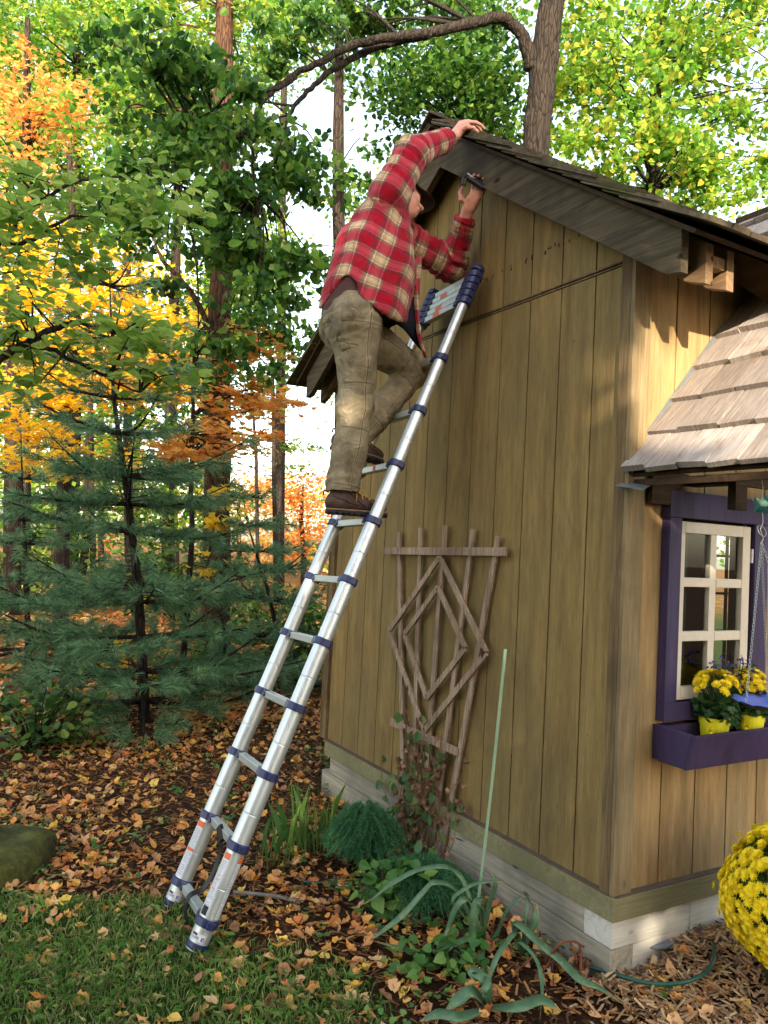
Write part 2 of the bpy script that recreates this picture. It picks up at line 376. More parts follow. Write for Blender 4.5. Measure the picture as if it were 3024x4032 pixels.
gi = t.n('NewGeometry'); c = t.mix(.5, c, t.ramp(gi.outputs['Random Per Island'], [(0, (.25, .25, .25)), (1, (.8, .78, .76))]), 'SOFT_LIGHT')
t.bsdf(c, .9, 0, .15, t.bump(n1, .6, .006)); M['oldshake'] = t.m
b.obj('roof', M['oldshake'], shed)
# porch roof over the window: shakes on its left slope, ridge, far slope
PH = math.atan2(2.502-1.886, .53-.007); cu, su = math.cos(PH), math.sin(PH)
def por(sd, u, h, y):
    if sd < 0: return np.array([.0+u*cu-h*su, y, 1.878+u*su+h*cu])
    return np.array([2.5-u*cu+h*su, y, 1.878+u*su+h*cu])
yend = lambda u: 0.0 if 1.878+u*su < 2.62 else min(.40, -.38+(1.878+u*su-2.62)/SL)
t = NT('silver_shake'); gr = t.noise(t.coord((9, 120, 9)), 1.0, 6, .7, .5); bl = t.noise(t.coord((6, 9, 6)), 1.0, 5, .7); gi = t.n('NewGeometry')
c = t.ramp(gr, [(.2, srgb(92, 82, 72)), (.5, srgb(142, 132, 124)), (.8, srgb(176, 168, 162))])
c = t.mix(.75, c, t.ramp(gi.outputs['Random Per Island'], [(0, (.22, .2, .19)), (.5, (.5, .49, .5)), (1, (.8, .8, .83))]), 'SOFT_LIGHT')
c = t.mix(t.ramp(bl, [(.55, (0, 0, 0)), (.75, (.65, .65, .65))]), c, srgb(120, 100, 74))
t.bsdf(c, .8, 0, .25, t.bump(gr, .6, .004)); M['silver'] = t.m
b = MB(); Y = np.array([0, 1.0, 0])
for sd in (-1, 1):
    for k, u in enumerate(np.arange(0, 1.85, .2)):
        y1 = yend(u+.1) if u > .2 else .0
        y = y1
        while y > -1.08:
            wd = RNG.uniform(.11, .19); wd = min(wd, y+1.1)
            if wd < .03: break
            shake(b, por(sd, u, .038, y-wd/2), por(sd, min(u+.42, 1.93), .008, y-wd/2), Y, wd-.005, .024); y -= wd
b.obj('porch_roof', M['silver'], shed)
b = MB()
for sd in (-1, 1):
    q0, q1, q2, q3 = por(sd, .01, 0, 0), por(sd, 1.92, 0, 0), por(sd, 1.92, .012, 0), por(sd, .01, .012, 0)
    b.prism([(q[0], q[2]) for q in (q0, q1, q2, q3)], 'y', -1.07, -.002)
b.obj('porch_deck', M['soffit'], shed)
b = MB()
for sd in (-1, 1):
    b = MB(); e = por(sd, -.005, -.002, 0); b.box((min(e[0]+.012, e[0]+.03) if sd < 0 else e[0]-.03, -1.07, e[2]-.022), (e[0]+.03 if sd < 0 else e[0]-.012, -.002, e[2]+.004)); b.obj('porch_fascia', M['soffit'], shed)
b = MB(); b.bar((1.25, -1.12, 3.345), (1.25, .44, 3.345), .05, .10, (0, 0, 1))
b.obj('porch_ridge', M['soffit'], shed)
b = MB()                                                      # step flashing against the wall
for k in range(9):
    u = .02+k*.09; p = por(-1, u, .012, 0); q = por(-1, u+.095, .012, 0)
    b.bar(p+np.array([-.022, -.004-.0008*(k % 2), .02]), q+np.array([-.022, -.004-.0008*(k % 2), .02]), .036, .0015, (su, 0, -cu))
p = por(-1, -.03, .02, 0); b.bar(p+np.array([0, .012, -.01]), p+np.array([.02, -.10, -.03]), .05, .002, (1, 0, .4))
b.obj('flashing', simple('grey_flashing', srgb(128, 136, 140), .45, .6, .1, 12, .05), shed)
b = MB(); b.box((.275, -.27, 1.775), (.345, -.235, 1.90)); b.box((.3455, -.265, 1.868), (1.2, -.24, 1.91)); b.box((.27, -.234, 1.872), (.35, -.036, 1.905))
b.prism([(.085, 1.79), (.185, 1.79), (.30, 1.92), (.085, 1.92)], 'y', -.045, -.0215); b.obj('porch_bracket', M['soffit'], shed, bevel=.002)
# window: purple casing, cream sash, panes
t = NT('purple_paint'); nz = t.noise(t.coord((30, 30, 3)), 1.0, 5, .6); sp = t.noise(t.coord(), 26, 3, .6)
c = t.ramp(nz, [(.3, srgb(46, 36, 66)), (.7, srgb(66, 52, 88))]); c = t.mix(t.ramp(sp, [(.76, (0, 0, 0)), (.79, (1, 1, 1))]), c, srgb(170, 160, 160))
t.bsdf(c, .55, 0, .35, t.bump(nz, .2, .002)); M['purple'] = t.m
M['cream'] = simple('cream_paint', srgb(206, 194, 176), .5, var=.04, bump=.05)
win = empty('window'); win.parent = shed
b = MB(); b.box((.193, -.046, 1.745), (.84, -.0005, 1.852)); b.box((.198, -.042, 1.0155), (.268, -.0005, 1.7445)); b.box((.738, -.042, 1.0155), (.83, -.0005, 1.7445))
b.box((.198, -.044, .945), (.83, -.0005, 1.015)); b.obj('casing', M['purple'], win, bevel=.002)
b = MB(); x0, x1, z0, z1 = .272, .722, 1.022, 1.733; fr = -.030; bk = -.002
cols = [(.305, .467), (.506, .672)]; rows = [(1.073, 1.253), (1.292, 1.471), (1.508, 1.687)]
b.box((x0, fr, z0), (.305, bk, z1)); b.box((.672, fr, z0), (x1, bk, z1)); b.box((.3052, fr, z0), (.6718, bk, 1.073)); b.box((.3052, fr, 1.687), (.6718, bk, z1))
b.box((.467, fr+.004, 1.0732), (.506, bk, 1.6868))
for za, zb in ((1.253, 1.292), (1.471, 1.508)):
    b.box((.3052, fr+.002, za), (.4668, bk, zb)); b.box((.5062, fr+.002, za), (.6718, bk, zb))
b.obj('sash', M['cream'], win, bevel=.0025)
t = NT('window_glass'); lwn = t.n('LayerWeight'); lwn.inputs[0].default_value = .5; lw_f = t.math('MULTIPLY_ADD', t.math('POWER', lwn.outputs['Facing'], 3.5), .5, .035); tr = t.n('BsdfTransparent'); tr.inputs[0].default_value = (.93, .95, .93, 1)
gl = t.n('BsdfGlossy'); gl.inputs['Roughness'].default_value = .02; gl.inputs['Color'].default_value = (.9, .9, .9, 1); mx = t.n('MixShader')
t.l(lw_f, mx.inputs[0]); t.l(tr.outputs[0], mx.inputs[1]); t.l(gl.outputs[0], mx.inputs[2]); t.l(mx.outputs[0], t.out.inputs[0]); M['glass'] = t.m
for (xa, xb) in cols:
    for (za, zb) in rows:
        b = MB(); b.box((xa-.004, -.0125, za-.004), (xb+.004, -.0095, zb+.004)); b.obj('pane', M['glass'], win)
b = MB(); b.box((.7225, -.038, 1.58), (.732, -.028, 1.64)); b.obj('hinge', simple('white_hinge', srgb(190, 190, 190), .4), win)
b = MB(); b.box((.29, .075, 1.0), (.452, .09, 1.75)); b.obj('dark_pane_sheet', simple('dark_green_sheet', srgb(40, 50, 42), .9, bump=.4, scale=12), win)  # dark sheet standing in for the dim room behind the left panes
# window box
bxr = empty('window_box'); bxr.parent = shed
def slant(x0, x1, b):
    b.prism([(-.215, .931), (-.178, .797), (-.162, .797), (-.199, .931)], 'x', x0, x1)
b = MB(); slant(.166, .90, b); b.obj('front_board', M['purple'], bxr, bevel=.003)
b = MB(); b.prism([(-.1985, .9305), (-.1635, .7985), (-.0465, .7985), (-.0465, .9345)], 'x', .167, .185); b.obj('end_board', M['purple'], bxr, bevel=.003)
b = MB(); b.prism([(-.1985, .9305), (-.1635, .7985), (-.0465, .7985), (-.0465, .9345)], 'x', .88, .899); b.obj('end_board', M['purple'], bxr, bevel=.003)
b = MB(); b.box((.1855, -.16, .80), (.8795, -.047, .812)); b.box((.186, -.046, .80), (.88, -.002, .93)); b.obj('box_floor', M['purple'], bxr)
# ------------------------------------------------------------------ telescoping ladder
LP0 = np.array([-1.29173713, .83330826, .09583838]); LD = np.array([.11192026, .00886463, .26388522]); LW = np.array([.01727653, .40539384, -.01216244])
lu = LD/np.linalg.norm(LD); lw_ = LW/np.linalg.norm(LW); ln_ = np.cross(lu, lw_); ln_ /= np.linalg.norm(ln_)
if ln_[0] > 0: ln_ = -ln_
LF = lambda n, k=0: LP0+n*LD+(LW if k else 0)
ladder = empty('telescoping_ladder', 'silver telescoping ladder with navy collars leaning on the olive plank wall', 'ladder')
t = NT('brushed_aluminium'); nz = t.noise(t.coord((6, 6, 60)), 1.0, 4, .6); nb = t.noise(t.coord(), 9, 4)
c = t.ramp(nb, [(.3, (.53, .56, .57)), (.7, (.62, .65, .65))]); t.bsdf(c, .42, .72, .5, t.bump(nz, .04, .001)); M['alu'] = t.m
M['alu2'] = simple('rung_aluminium', srgb(176, 182, 180), .42, .5, .04, 20, .04)
M['sticker'] = simple('white_sticker', srgb(206, 206, 212), .45, var=.03, bump=.02)
M['orange'] = simple('orange_sticker', srgb(222, 104, 42), .5, var=.04, bump=.02)
M['ink'] = simple('grey_print', srgb(140, 142, 150), .6); M['inkblack'] = simple('black_print', srgb(24, 20, 24), .6); M['redink'] = simple('red_print', srgb(206, 70, 70), .6)
M['blueink'] = simple('blue_print', srgb(60, 110, 190), .6)
rad = lambda n: np.interp(n, [-1, 0, 9, 10], [.0395, .039, .0245, .023])
for k in (0, 1):
    for n in range(-1, 10):
        a = LF(-.365, k) if n < 0 else LF(n, k); c = LF(n+1, k); r = rad(n)
        if n == 9: c = LF(10.1, k)
        seam = a+(c-a)*.45; ul = lu*.0008
        P = [a, a+(c-a)*.02, seam-6*ul, seam-2*ul, seam-ul, seam+ul, seam+2*ul, seam+6*ul, a+(c-a)*.98, c]; rr = [r, r, r, r, r-.0008, r-.0008, r, r, r, r]
        if n < 0: P = [a, a+(c-a)*.1, a+(c-a)*.9, c]; rr = [r]*4
        b = MB(); b.tube(P, rr, 36, False); b.obj('rail_tube', M['alu'], ladder, smooth=True)
        if n < 0:
            b = MB(); b.tube([a-lu*.012, a+lu*.012, a+lu*.03], [r*.8, r+.003, r+.003], 24); b.obj('foot_cap', M['navy'], ladder, smooth=False)
    def collar(n, r, hgt=.032):
        b = MB(); c = LF(n, k); sgn = 1 if k == 0 else -1
        ro = r+.0075; b.tube([c-lu*hgt/2, c-lu*hgt/2+lu*.003, c+lu*(hgt/2-.003), c+lu*hgt/2], [ro-.002, ro, ro, ro-.002], 32)
        p = c+lw_*sgn*(r*.6); b.bar(p, c+lw_*sgn*(r+.035), hgt*.95, .046, lu)
        p = c-lw_*sgn*(r*.5); b.bar(p-ln_*.0, c-lw_*sgn*(r+.0145), hgt*.9, .03, lu)
        o = b.obj('collar', M['navy'], ladder, bevel=.002)
        b = MB(); p = c+lw_*sgn*(r+.014)+ln_*.0235; b.tube([p-ln_*.002, p+ln_*.0012], .0055, 12); b.obj('lock_button', M['black'], o)
    for n in range(10): collar(n, rad(n-1))
    for j in range(5): collar(10.13+j*.135, .0275, .035)
    b = MB(); c = LF(10.76, k); b.tube([c, c+lu*.012, c+lu*.028, c+lu*.034], [.036, .0365, .031, .022], 8); b.obj('top_cap', M['navy'], ladder, bevel=.002)
def rung(n, mat=M['alu2'], h=.030):
    r = rad(n-1)+.022; a = LF(n, 0)+lw_*r; c = LF(n, 1)-lw_*r
    b = MB(); e = np.array([1.0, 0, 0]); b.bar(a, c, .036, h, ln_+lu*-.35); o = b.obj('rung', mat, ladder, bevel=.003); return o
for n in range(10): rung(n)
for j in range(5):
    n = 10.13+j*.135; o = rung(n, h=.027); mid = (LF(n, 0)+LF(n, 1))/2
    nn = ln_+lu*-.35; nn /= np.linalg.norm(nn); up2 = np.cross(lw_, nn); up2 = up2 if up2[2] > 0 else -up2
    if j in (0, 1, 3):
        for (s0, s1, mt) in ((-.07, -.01, M['sticker']), (.0, .06, M['orange'])):
            b = MB(); b.bar(mid+lw_*s0+nn*.0184, mid+lw_*s1+nn*.0184, .0006, .024, nn); b.obj('sticker', mt, o)
b = MB(); n = 7; nn = ln_+lu*-.35; nn /= np.linalg.norm(nn); mid = (LF(n, 0)+LF(n, 1))/2; o = rung
b.bar(mid-lw_*.11+nn*.0184, mid-lw_*.03+nn*.0184, .0006, .024, nn); b.obj('sticker', M['sticker'], ladder)
b = MB(); b.bar(mid-lw_*.029+nn*.0184, mid+lw_*.0+nn*.0184, .0006, .024, nn); b.obj('sticker', simple('red_sticker', srgb(196, 50, 44), .5), ladder)
# stickers wrapped round the two bottom sections, with their print
def wrap(k, n0, n1, a0, a1, dr, mat, name='sticker', nseg=10, parent=None):
    """patch on rail k from collar position n0..n1 and angle a0..a1 (degrees, 0 = facing outwards from the wall, + towards the near side)"""
    V = []; F = []
    for i in range(nseg+1):
        an = R(a0+(a1-a0)*i/nseg); dr_ = -lw_*math.sin(an)+ln_*math.cos(an)
        for n in (n0, n1): V.append(LF(n, k)+dr_*(rad(max(-1, math.floor(n0)))+dr))
    for i in range(nseg): F.append((2*i, 2*i+2, 2*i+3, 2*i+1))
    b = MB(); b.add(V, F); return b.obj(name, mat, parent or ladder)
def print_lines(k, n0, n1, a0, a1, rows, mat, par):
    V = []; F = []
    for n in np.linspace(n0, n1, rows):
        e = a1-(a1-a0)*RNG.uniform(0, .35); c = len(V)
        for i in range(5):
            an = R(a0+(e-a0)*i/4); d_ = -lw_*math.sin(an)+ln_*math.cos(an)
            for m in (n, n+.007): V.append(LF(m, k)+d_*(rad(max(-1, math.floor(n0)))+.0011))
        for i in range(4): F.append((c+2*i, c+2*i+2, c+2*i+3, c+2*i+1))
    b = MB(); b.add(V, F); b.obj('printed_lines', mat, par)
FA = 62                                               # the side of the tubes that faces the photographer
for k, (a0, a1) in ((0, (FA-58, FA-14)), (0, (FA+40, FA+72)), (1, (FA-62, FA-4))):
    s = wrap(k, .08, .90, a0, a1, .0007, M['sticker']); wrap(k, .82, .90, a0, a1, .0012, M['orange'], 'warning_band', parent=s)
    if k == 1: wrap(k, .46, .50, a0, a1, .0012, M['orange'], 'warning_band', parent=s)
    print_lines(k, .30, .78, a0+4, a1-4, 20, M['ink'], s); print_lines(k, .12, .24, a0+4, a1-4, 5, M['ink'], s)
    if k == 0 and a0 < FA: wrap(k, .085, .2, a0+1, a1-3, .0014, M['inkblack'], 'black_band', parent=s); print_lines(k, .42, .6, a0+8, a1-8, 4, M['redink'], s)
for k in (0, 1):
    a0, a1 = FA-52, FA+34; s = wrap(k, -.235, -.135, a0, a1, .0007, M['sticker'], 'logo_sticker')
    wrap(k, -.165, -.140, a0+1, a0+34, .0012, M['inkblack'], 'black_band', parent=s)
    wrap(k, -.215, -.165, a0+62, a0+72, .0012, M['blueink'], 'blue_square', parent=s); wrap(k, -.19, -.16, a0+69, a0+76, .0013, M['orange'], 'orange_mark', parent=s)
    wrap(k, -.225, -.170, a0+77, a0+83, .0012, M['ink'], 'grey_square', parent=s)
    fc = bpy.data.curves.new('t', 'FONT'); fc.body = 'CLIMB'; fc.size = 1.0; fo = bpy.data.objects.new('t', fc); sc.collection.objects.link(fo)
    dg = bpy.context.evaluated_depsgraph_get(); me = bpy.data.meshes.new_from_object(fo.evaluated_get(dg)); bpy.data.objects.remove(fo)
    co = np.array([v.co[:] for v in me.vertices]); wx = co[:, 0].max(); r_ = rad(-1)+.0016
    for v, p in zip(me.vertices, co):
        an = R(a0+4+p[0]/wx*44); d_ = -lw_*math.sin(an)+ln_*math.cos(an); v.co = Vector(LF(-.205+p[1]*.045, k)+d_*r_)
    link('lettering', me, M['inkblack'], s)
# strap hanging between the lowest rungs
st = MB(); A = LF(1, 0)*.55+LF(1, 1)*.45+ln_*.02; B = LF(0, 0)*.5+LF(0, 1)*.5+ln_*.03
P = smooth_path([A, A*.7+B*.3+np.array([.03, -.02, -.02]), A*.3+B*.7+np.array([.03, -.02, -.03]), B, B+np.array([-.0, -.03, -.10]), B+np.array([.05, -.06, -.19])], 6)
for p, q in zip(P[:-1], P[1:]): st.bar(p, q+(q-p)*.05, .003, .02, (0.8, .3, 0))
tag(st.obj('strap', M['black'], ladder), 'black webbing carry strap')
b = MB(); b.bar(A+np.array([0, .02, .01]), A+np.array([0, -.03, -.03]), .014, .034, ln_); b.obj('buckle', M['black'], ladder, bevel=.002)
# ------------------------------------------------------------------ ground
def lawnf(x, y):
    x = np.asarray(x, float); y = np.asarray(y, float)
    e = np.interp(y, [-3, -.2, .3, .6, .95, 1.25, 1.6, 1.75, 2.2], [-.9, -.95, -.86, -1.0, -1.12, -1.3, -1.95, -3, -6])
    return sstep(.10, -.10, x-e+.06*np.sin(9*y)+.05*np.sin(17*x+3*y))
def warp(n, c, s): u = np.linspace(-1, 1, n); return c+s*np.sinh(u*5.6)/math.sinh(5.6)*1.0
gx = warp(300, -.6, 150); gy = warp(300, 1.2, 150)
GX, GY = np.meshgrid(gx, gy); GZ = gh(GX, GY)
nz = fnoise(np.stack([GX.ravel()*5, GY.ravel()*5, 0*GX.ravel()], 1), 4).reshape(GX.shape)
inside = (GX > -.03) & (GX < L) & (GY > -.03) & (GY < W1)
GZ = GZ+nz*.012*sstep(18, 6, np.hypot(GX, GY))-.006
GZ = np.where(inside, -.05, GZ)
n_ = 300; idx = np.arange(n_*n_).reshape(n_, n_)
F = np.stack([idx[:-1, :-1], idx[:-1, 1:], idx[1:, 1:], idx[1:, :-1]], -1).reshape(-1, 4)
me = npmesh('ground', np.stack([GX, GY, GZ], -1).reshape(-1, 3), F, True)
at = me.attributes.new('lawn', 'FLOAT', 'POINT'); fg = sstep(14, 17, GY-GX*.2)*sstep(34, 26, GY)*.0
behind = sstep(3.2, 4.2, GX-.0)*sstep(2.9, 3.5, GY)*sstep(16, 11, GY)
at.data.foreach_set('value', np.clip(lawnf(GX, GY)+behind, 0, 1).ravel().astype(np.float32))
t = NT('earth_mulch_and_lawn'); a = t.n('Attribute', attribute_name='lawn').outputs['Fac']
n1 = t.noise(t.coord((1, 1, 1)), 38, 8, .75, .6); n2 = t.noise(t.coord((1, 1, 1)), 2.2, 5, .6); vo = t.n('TexVoronoi', feature='F1'); vo.inputs['Scale'].default_value = 17; t.l(t.coord(), vo.inputs['Vector'])
c = t.ramp(n1, [(.3, srgb(34, 22, 16)), (.5, srgb(62, 42, 28)), (.68, srgb(104, 74, 46)), (.8, srgb(150, 112, 70))])
lf = t.mix(t.ramp(n2, [(.4, (0, 0, 0)), (.6, (1, 1, 1))]), t.ramp(vo.outputs['Color'], [(.2, srgb(150, 92, 40)), (.5, srgb(196, 136, 62)), (.8, srgb(110, 70, 40))]), srgb(92, 84, 40))
gd = t.n('NewGeometry'); sp_ = t.n('SeparateXYZ'); t.l(gd.outputs['Position'], sp_.inputs[0])
far = t.ramp(t.math('MULTIPLY_ADD', sp_.outputs['Y'], .1, -.3), [(.1, (0, 0, 0)), (.6, (1, 1, 1))]); c = t.mix(far, c, t.mix(.72, c, lf))
gr = t.ramp(n1, [(.3, srgb(26, 34, 14)), (.6, srgb(58, 78, 26)), (.8, srgb(92, 100, 44))]); c = t.mix(a, c, gr)
t.bsdf(c, .95, 0, .1, t.bump(n1, .8, .03))
tag(link('ground', me, t.m), kind='structure')
# ------------------------------------------------------------------ leaves
def leafmat(name, cols, tr=.45, rough=.45, spots=None):
    t = NT(name); gi = t.n('NewGeometry'); k = len(cols)
    c = t.ramp(gi.outputs['Random Per Island'], [((i+.5)/k, srgb(*q)) for i, q in enumerate(cols)])
    nz = t.noise(t.coord(), 1.3, 4, .6); c = t.mix(.45, c, t.ramp(nz, [(.3, (.3, .3, .28)), (.7, (.75, .74, .68))]), 'SOFT_LIGHT')
    if spots:
        s2 = t.noise(t.coord(), 45, 3, .6); c = t.mix(t.ramp(s2, [(.56, (0, 0, 0)), (.66, (.8, .8, .8))]), c, srgb(*spots))
    b = t.n('BsdfPrincipled'); b.inputs['Roughness'].default_value = rough; b.inputs['Specular IOR Level'].default_value = .35; t.l(c, b.inputs['Base Color'])
    q = t.n('BsdfTranslucent'); hs = t.n('HueSaturation'); hs.inputs['Saturation'].default_value = 1.0; hs.inputs['Value'].default_value = 1.5; t.l(c, hs.inputs['Color']); t.l(hs.outputs[0], q.inputs[0])
    mx = t.n('MixShader'); mx.inputs[0].default_value = tr; t.l(b.outputs[0], mx.inputs[1]); t.l(q.outputs[0], mx.inputs[2]); t.l(mx.outputs[0], t.out.inputs[0]); return t.m
def tmpl_ovate():   # folded ovate leaf, length 1
    V = [(0, 0, 0), (.30, .18, .07), (.36, .48, .09), (.18, .80, .03), (0, 1.05, -.05), (-.18, .80, .03), (-.36, .48, .09), (-.30, .18, .07), (0, .5, 0)]
    F = [(0, 1, 2, 8), (8, 2, 3, 4), (8, 4, 5, 6), (0, 8, 6, 7)]; return np.array(V, float), F
def tmpl_heart():
    V = [(0, .08, 0), (.28, -.02, .05), (.46, .28, .06), (.34, .62, .03), (0, 1.0, -.06), (-.34, .62, .03), (-.46, .28, .06), (-.28, -.02, .05), (0, .5, -.01)]
    F = [(0, 1, 2, 8), (8, 2, 3, 4), (8, 4, 5, 6), (0, 8, 6, 7)]; return np.array(V, float), F
def tmpl_maple(curl=.12):
    P = [(0, 0), (.18, .06), (.46, -.02), (.36, .22), (.62, .50), (.30, .50), (.22, .70), (0, 1.0), (-.22, .70), (-.30, .50), (-.62, .50), (-.36, .22), (-.46, -.02), (-.18, .06)]
    V = [(x, y, curl*(x*x*1.6+(y-.4)**2)) for x, y in P]+[(0, .4, -curl*.3)]; n = len(P)
    return np.array(V, float), [(i, (i+1) % n, n) for i in range(n)]
def tmpl_quad(): return np.array([(0, 0, 0), (.35, .5, .08), (0, 1, 0), (-.35, .5, .08)], float), [(0, 1, 2, 3)]
def tmpl_curl(kind=0):
    V, F = tmpl_maple(.5 if kind else .3); V = V.copy(); V[:, 2] += .25*np.sin(V[:, 0]*4+kind)*.4; return V, F
def rotmats(nrm, tip):
    z = nrm/np.linalg.norm(nrm, axis=1)[:, None]; y = tip-z*(tip*z).sum(1)[:, None]; y /= np.linalg.norm(y, axis=1)[:, None]; x = np.cross(y, z)
    return np.stack([x, y, z], 1)
def scatter(C, nrm, tip, size, tm, asp=None):
    V, F = tm; Rm = rotmats(nrm, tip); k = len(V); T = V[None]*np.asarray(size)[:, None, None]
    if asp is not None: T = T*np.stack([asp, np.ones_like(asp), np.ones_like(asp)], 1)[:, None, :]
    P = np.einsum('nki,nij->nkj', T, Rm)+C[:, None]; N = len(C)
    fl = len(F[0]); FF = (np.array(F)[None]+(np.arange(N)*k)[:, None, None]).reshape(-1, fl)
    return P.reshape(-1, 3), FF
def leaf_cloud(name, C, size, tm, mat, parent, droop=.5, tilt=.6, var=.3, up=1.0):
    N = len(C); nrm = np.stack([RNG.normal(0, tilt, N), RNG.normal(0, tilt, N), np.full(N, up)+RNG.normal(0, .2, N)], 1)
    an = RNG.uniform(0, 2*math.pi, N); tip = np.stack([np.cos(an), np.sin(an), -droop+RNG.normal(0, .3, N)], 1)
    V, F = scatter(C, nrm, tip, size*RNG.uniform(1-var, 1+var*.7, N), tm, RNG.uniform(.8, 1.1, N))
    return link(name, npmesh(name, V, F), mat, parent)
def blob_pts(blobs, n, cr, flat=.45, zmin=.15, gap=0):
    """leaf positions gathered in flattened sprays; blobs = (dx,dy,depth,rx,ry,rdepth,weight)"""
    W = np.array([q[6] for q in blobs], float); W /= W.sum(); C = []; K = []
    for q, wt in zip(blobs, W):
        m = int(n*wt); dep = q[2]; nc = max(5, int(m/(gap or (38 if cr < .45 else 60))))
        u = RNG.normal(size=(nc, 3)); u /= np.linalg.norm(u, axis=1)[:, None]; u *= RNG.random((nc, 1))**(1/2.4)
        c0 = DP(q[0], q[1], dep)
        cc = c0+u[:, :1]*RT*(q[3]*dep/1674)+u[:, 1:2]*UP*(q[4]*dep/1674)+u[:, 2:]*FW*q[5]
        K.append(cc); k = RNG.integers(0, nc, m); s = cr*RNG.uniform(.5, 1.3, nc)[k]
        g = RNG.normal(size=(m, 3))*np.stack([s, s, s*flat], 1)*.55
        C.append(cc[k]+g)
    C = np.concatenate(C); K = np.concatenate(K); C = C[C[:, 2] > zmin]; return C, K
def no_house(C):
    x, y, z = C.T; bad = (x > -.45) & (x < L+.3) & (y > -.6) & (y < 2*YC+.6) & (z < 3.9-.665*np.abs(y-YC)+.12)
    vis = (x < .2) & (y < 2.4) & (z < 4.6) & (y > -.2)
    return C[~bad & ~vis]
BARK = {}
def bark(name, c0, c1):
    t = NT(name); f = t.noise(t.coord((16, 16, 2.2)), 1.0, 8, .72, 1.4); v = t.n('TexVoronoi', feature='DISTANCE_TO_EDGE'); v.inputs['Scale'].default_value = 1.0; t.l(t.coord((26, 26, 4.5)), v.inputs['Vector'])
    c = t.ramp(f, [(.35, c0), (.65, c1)]); c = t.mix(t.ramp(v.outputs['Distance'], [(0, (1, 1, 1)), (.12, (0, 0, 0))]), c, tuple(q*.35 for q in c0))
    t.bsdf(c, .92, 0, .15, t.bump(t.math('ADD', f, t.math('MULTIPLY', v.outputs['Distance'], 1.6)), .9, .02)); return t.m
BARK['a'] = bark('furrowed_bark', srgb(32, 28, 24), srgb(58, 50, 43)); BARK['b'] = bark('brown_bark', srgb(58, 40, 30), srgb(96, 70, 52)); BARK['d'] = bark('dark_bark', srgb(34, 28, 26), srgb(66, 56, 50))
def tree(name, label, paths, blobs, n, size, tm, mat, bk='a', cr=.35, flat=.4, droop=.5, tilt=.6, twigs=60, cat='tree', group=None, up=1.0, seg=12, gap=0):
    """paths: list of (points, radii); first = trunk"""
    base = np.array(paths[0][0][0]); root = empty(name, label, cat, group); root.location = Vector(base)
    b = MB(); sk_ = []
    for P, r in paths:
        Q = smooth_path(P, 6); Q = Q+RNG.normal(0, .006, Q.shape)*(len(P) > 2); b.tube(Q-base, lerp_r(r, len(Q)), seg, True, .05); sk_.append(Q)
    SK = np.concatenate(sk_)
    if n:
        C, K = blob_pts(blobs, n, cr, flat, gap=gap); C = no_house(C); K = no_house(K)
        if len(K):
            for k in RNG.permutation(len(K))[:twigs]:
                d = np.linalg.norm(SK-K[k], axis=1)+np.maximum(0, SK[:, 2]-K[k][2]-.2)*.6; a = SK[d.argmin()]; e = K[k]
                if np.linalg.norm(e-a) > 4.5: continue
                m = (a+e)/2+RNG.normal(0, .08, 3)+np.array([0, 0, .12]); Q = smooth_path([a, m, e], 4)
                rr = .006+.008*min(2.5, np.linalg.norm(e-a)); b.tube(Q-base, np.linspace(rr, .003, len(Q)), 5, False)
    b.obj('trunk', BARK[bk], root, smooth=True)
    if n: leaf_cloud('crown', C-base, size, tm, mat, root, droop, tilt, up=up)
    return root
LM = {}
LM['linden'] = leafmat('linden_leaves', [(34, 66, 28), (46, 84, 34), (70, 110, 42), (96, 132, 52), (52, 90, 38), (112, 138, 56)], .5)
LM['yg'] = leafmat('yellowgreen_leaves', [(84, 128, 40), (108, 148, 48), (134, 162, 60), (96, 138, 46), (150, 168, 66), (182, 170, 66), (66, 108, 38), (74, 118, 40)], .55)
LM['near'] = leafmat('oval_green_leaves', [(96, 132, 52), (118, 150, 64), (142, 166, 80), (160, 176, 88), (106, 136, 62)], .5, .5, (104, 90, 44))
LM['yel'] = leafmat('yellow_maple_leaves', [(218, 182, 44), (230, 198, 54), (222, 188, 48), (208, 162, 44), (234, 208, 74), (176, 170, 58)], .5)
LM['ora'] = leafmat('orange_maple_leaves', [(220, 158, 84), (226, 172, 94), (208, 140, 74), (218, 178, 96), (196, 122, 70), (186, 162, 80)], .5)
LM['red'] = leafmat('red_leaves', [(196, 90, 54), (216, 132, 66), (206, 112, 60), (226, 170, 90), (220, 190, 100)], .5)
LM['pine'] = leafmat('pine_needles', [(62, 98, 68), (84, 122, 86), (102, 140, 100), (72, 110, 76), (126, 160, 118)], .15, .5)
LM['dark'] = leafmat('evergreen_needles', [(20, 34, 20), (28, 44, 24), (36, 54, 30)], .1, .7)
G0_ = lambda dx, dy, dep, z=None: (lambda p: np.array([p[0], p[1], gh(p[0], p[1])-.05 if z is None else z]))(DP(dx, dy, dep))
path = lambda L_: [DP(*q) if len(q) == 3 else np.array(q[0]) for q in L_]
OV, HE, MA, QD = tmpl_ovate(), tmpl_heart(), tmpl_maple(), tmpl_quad()
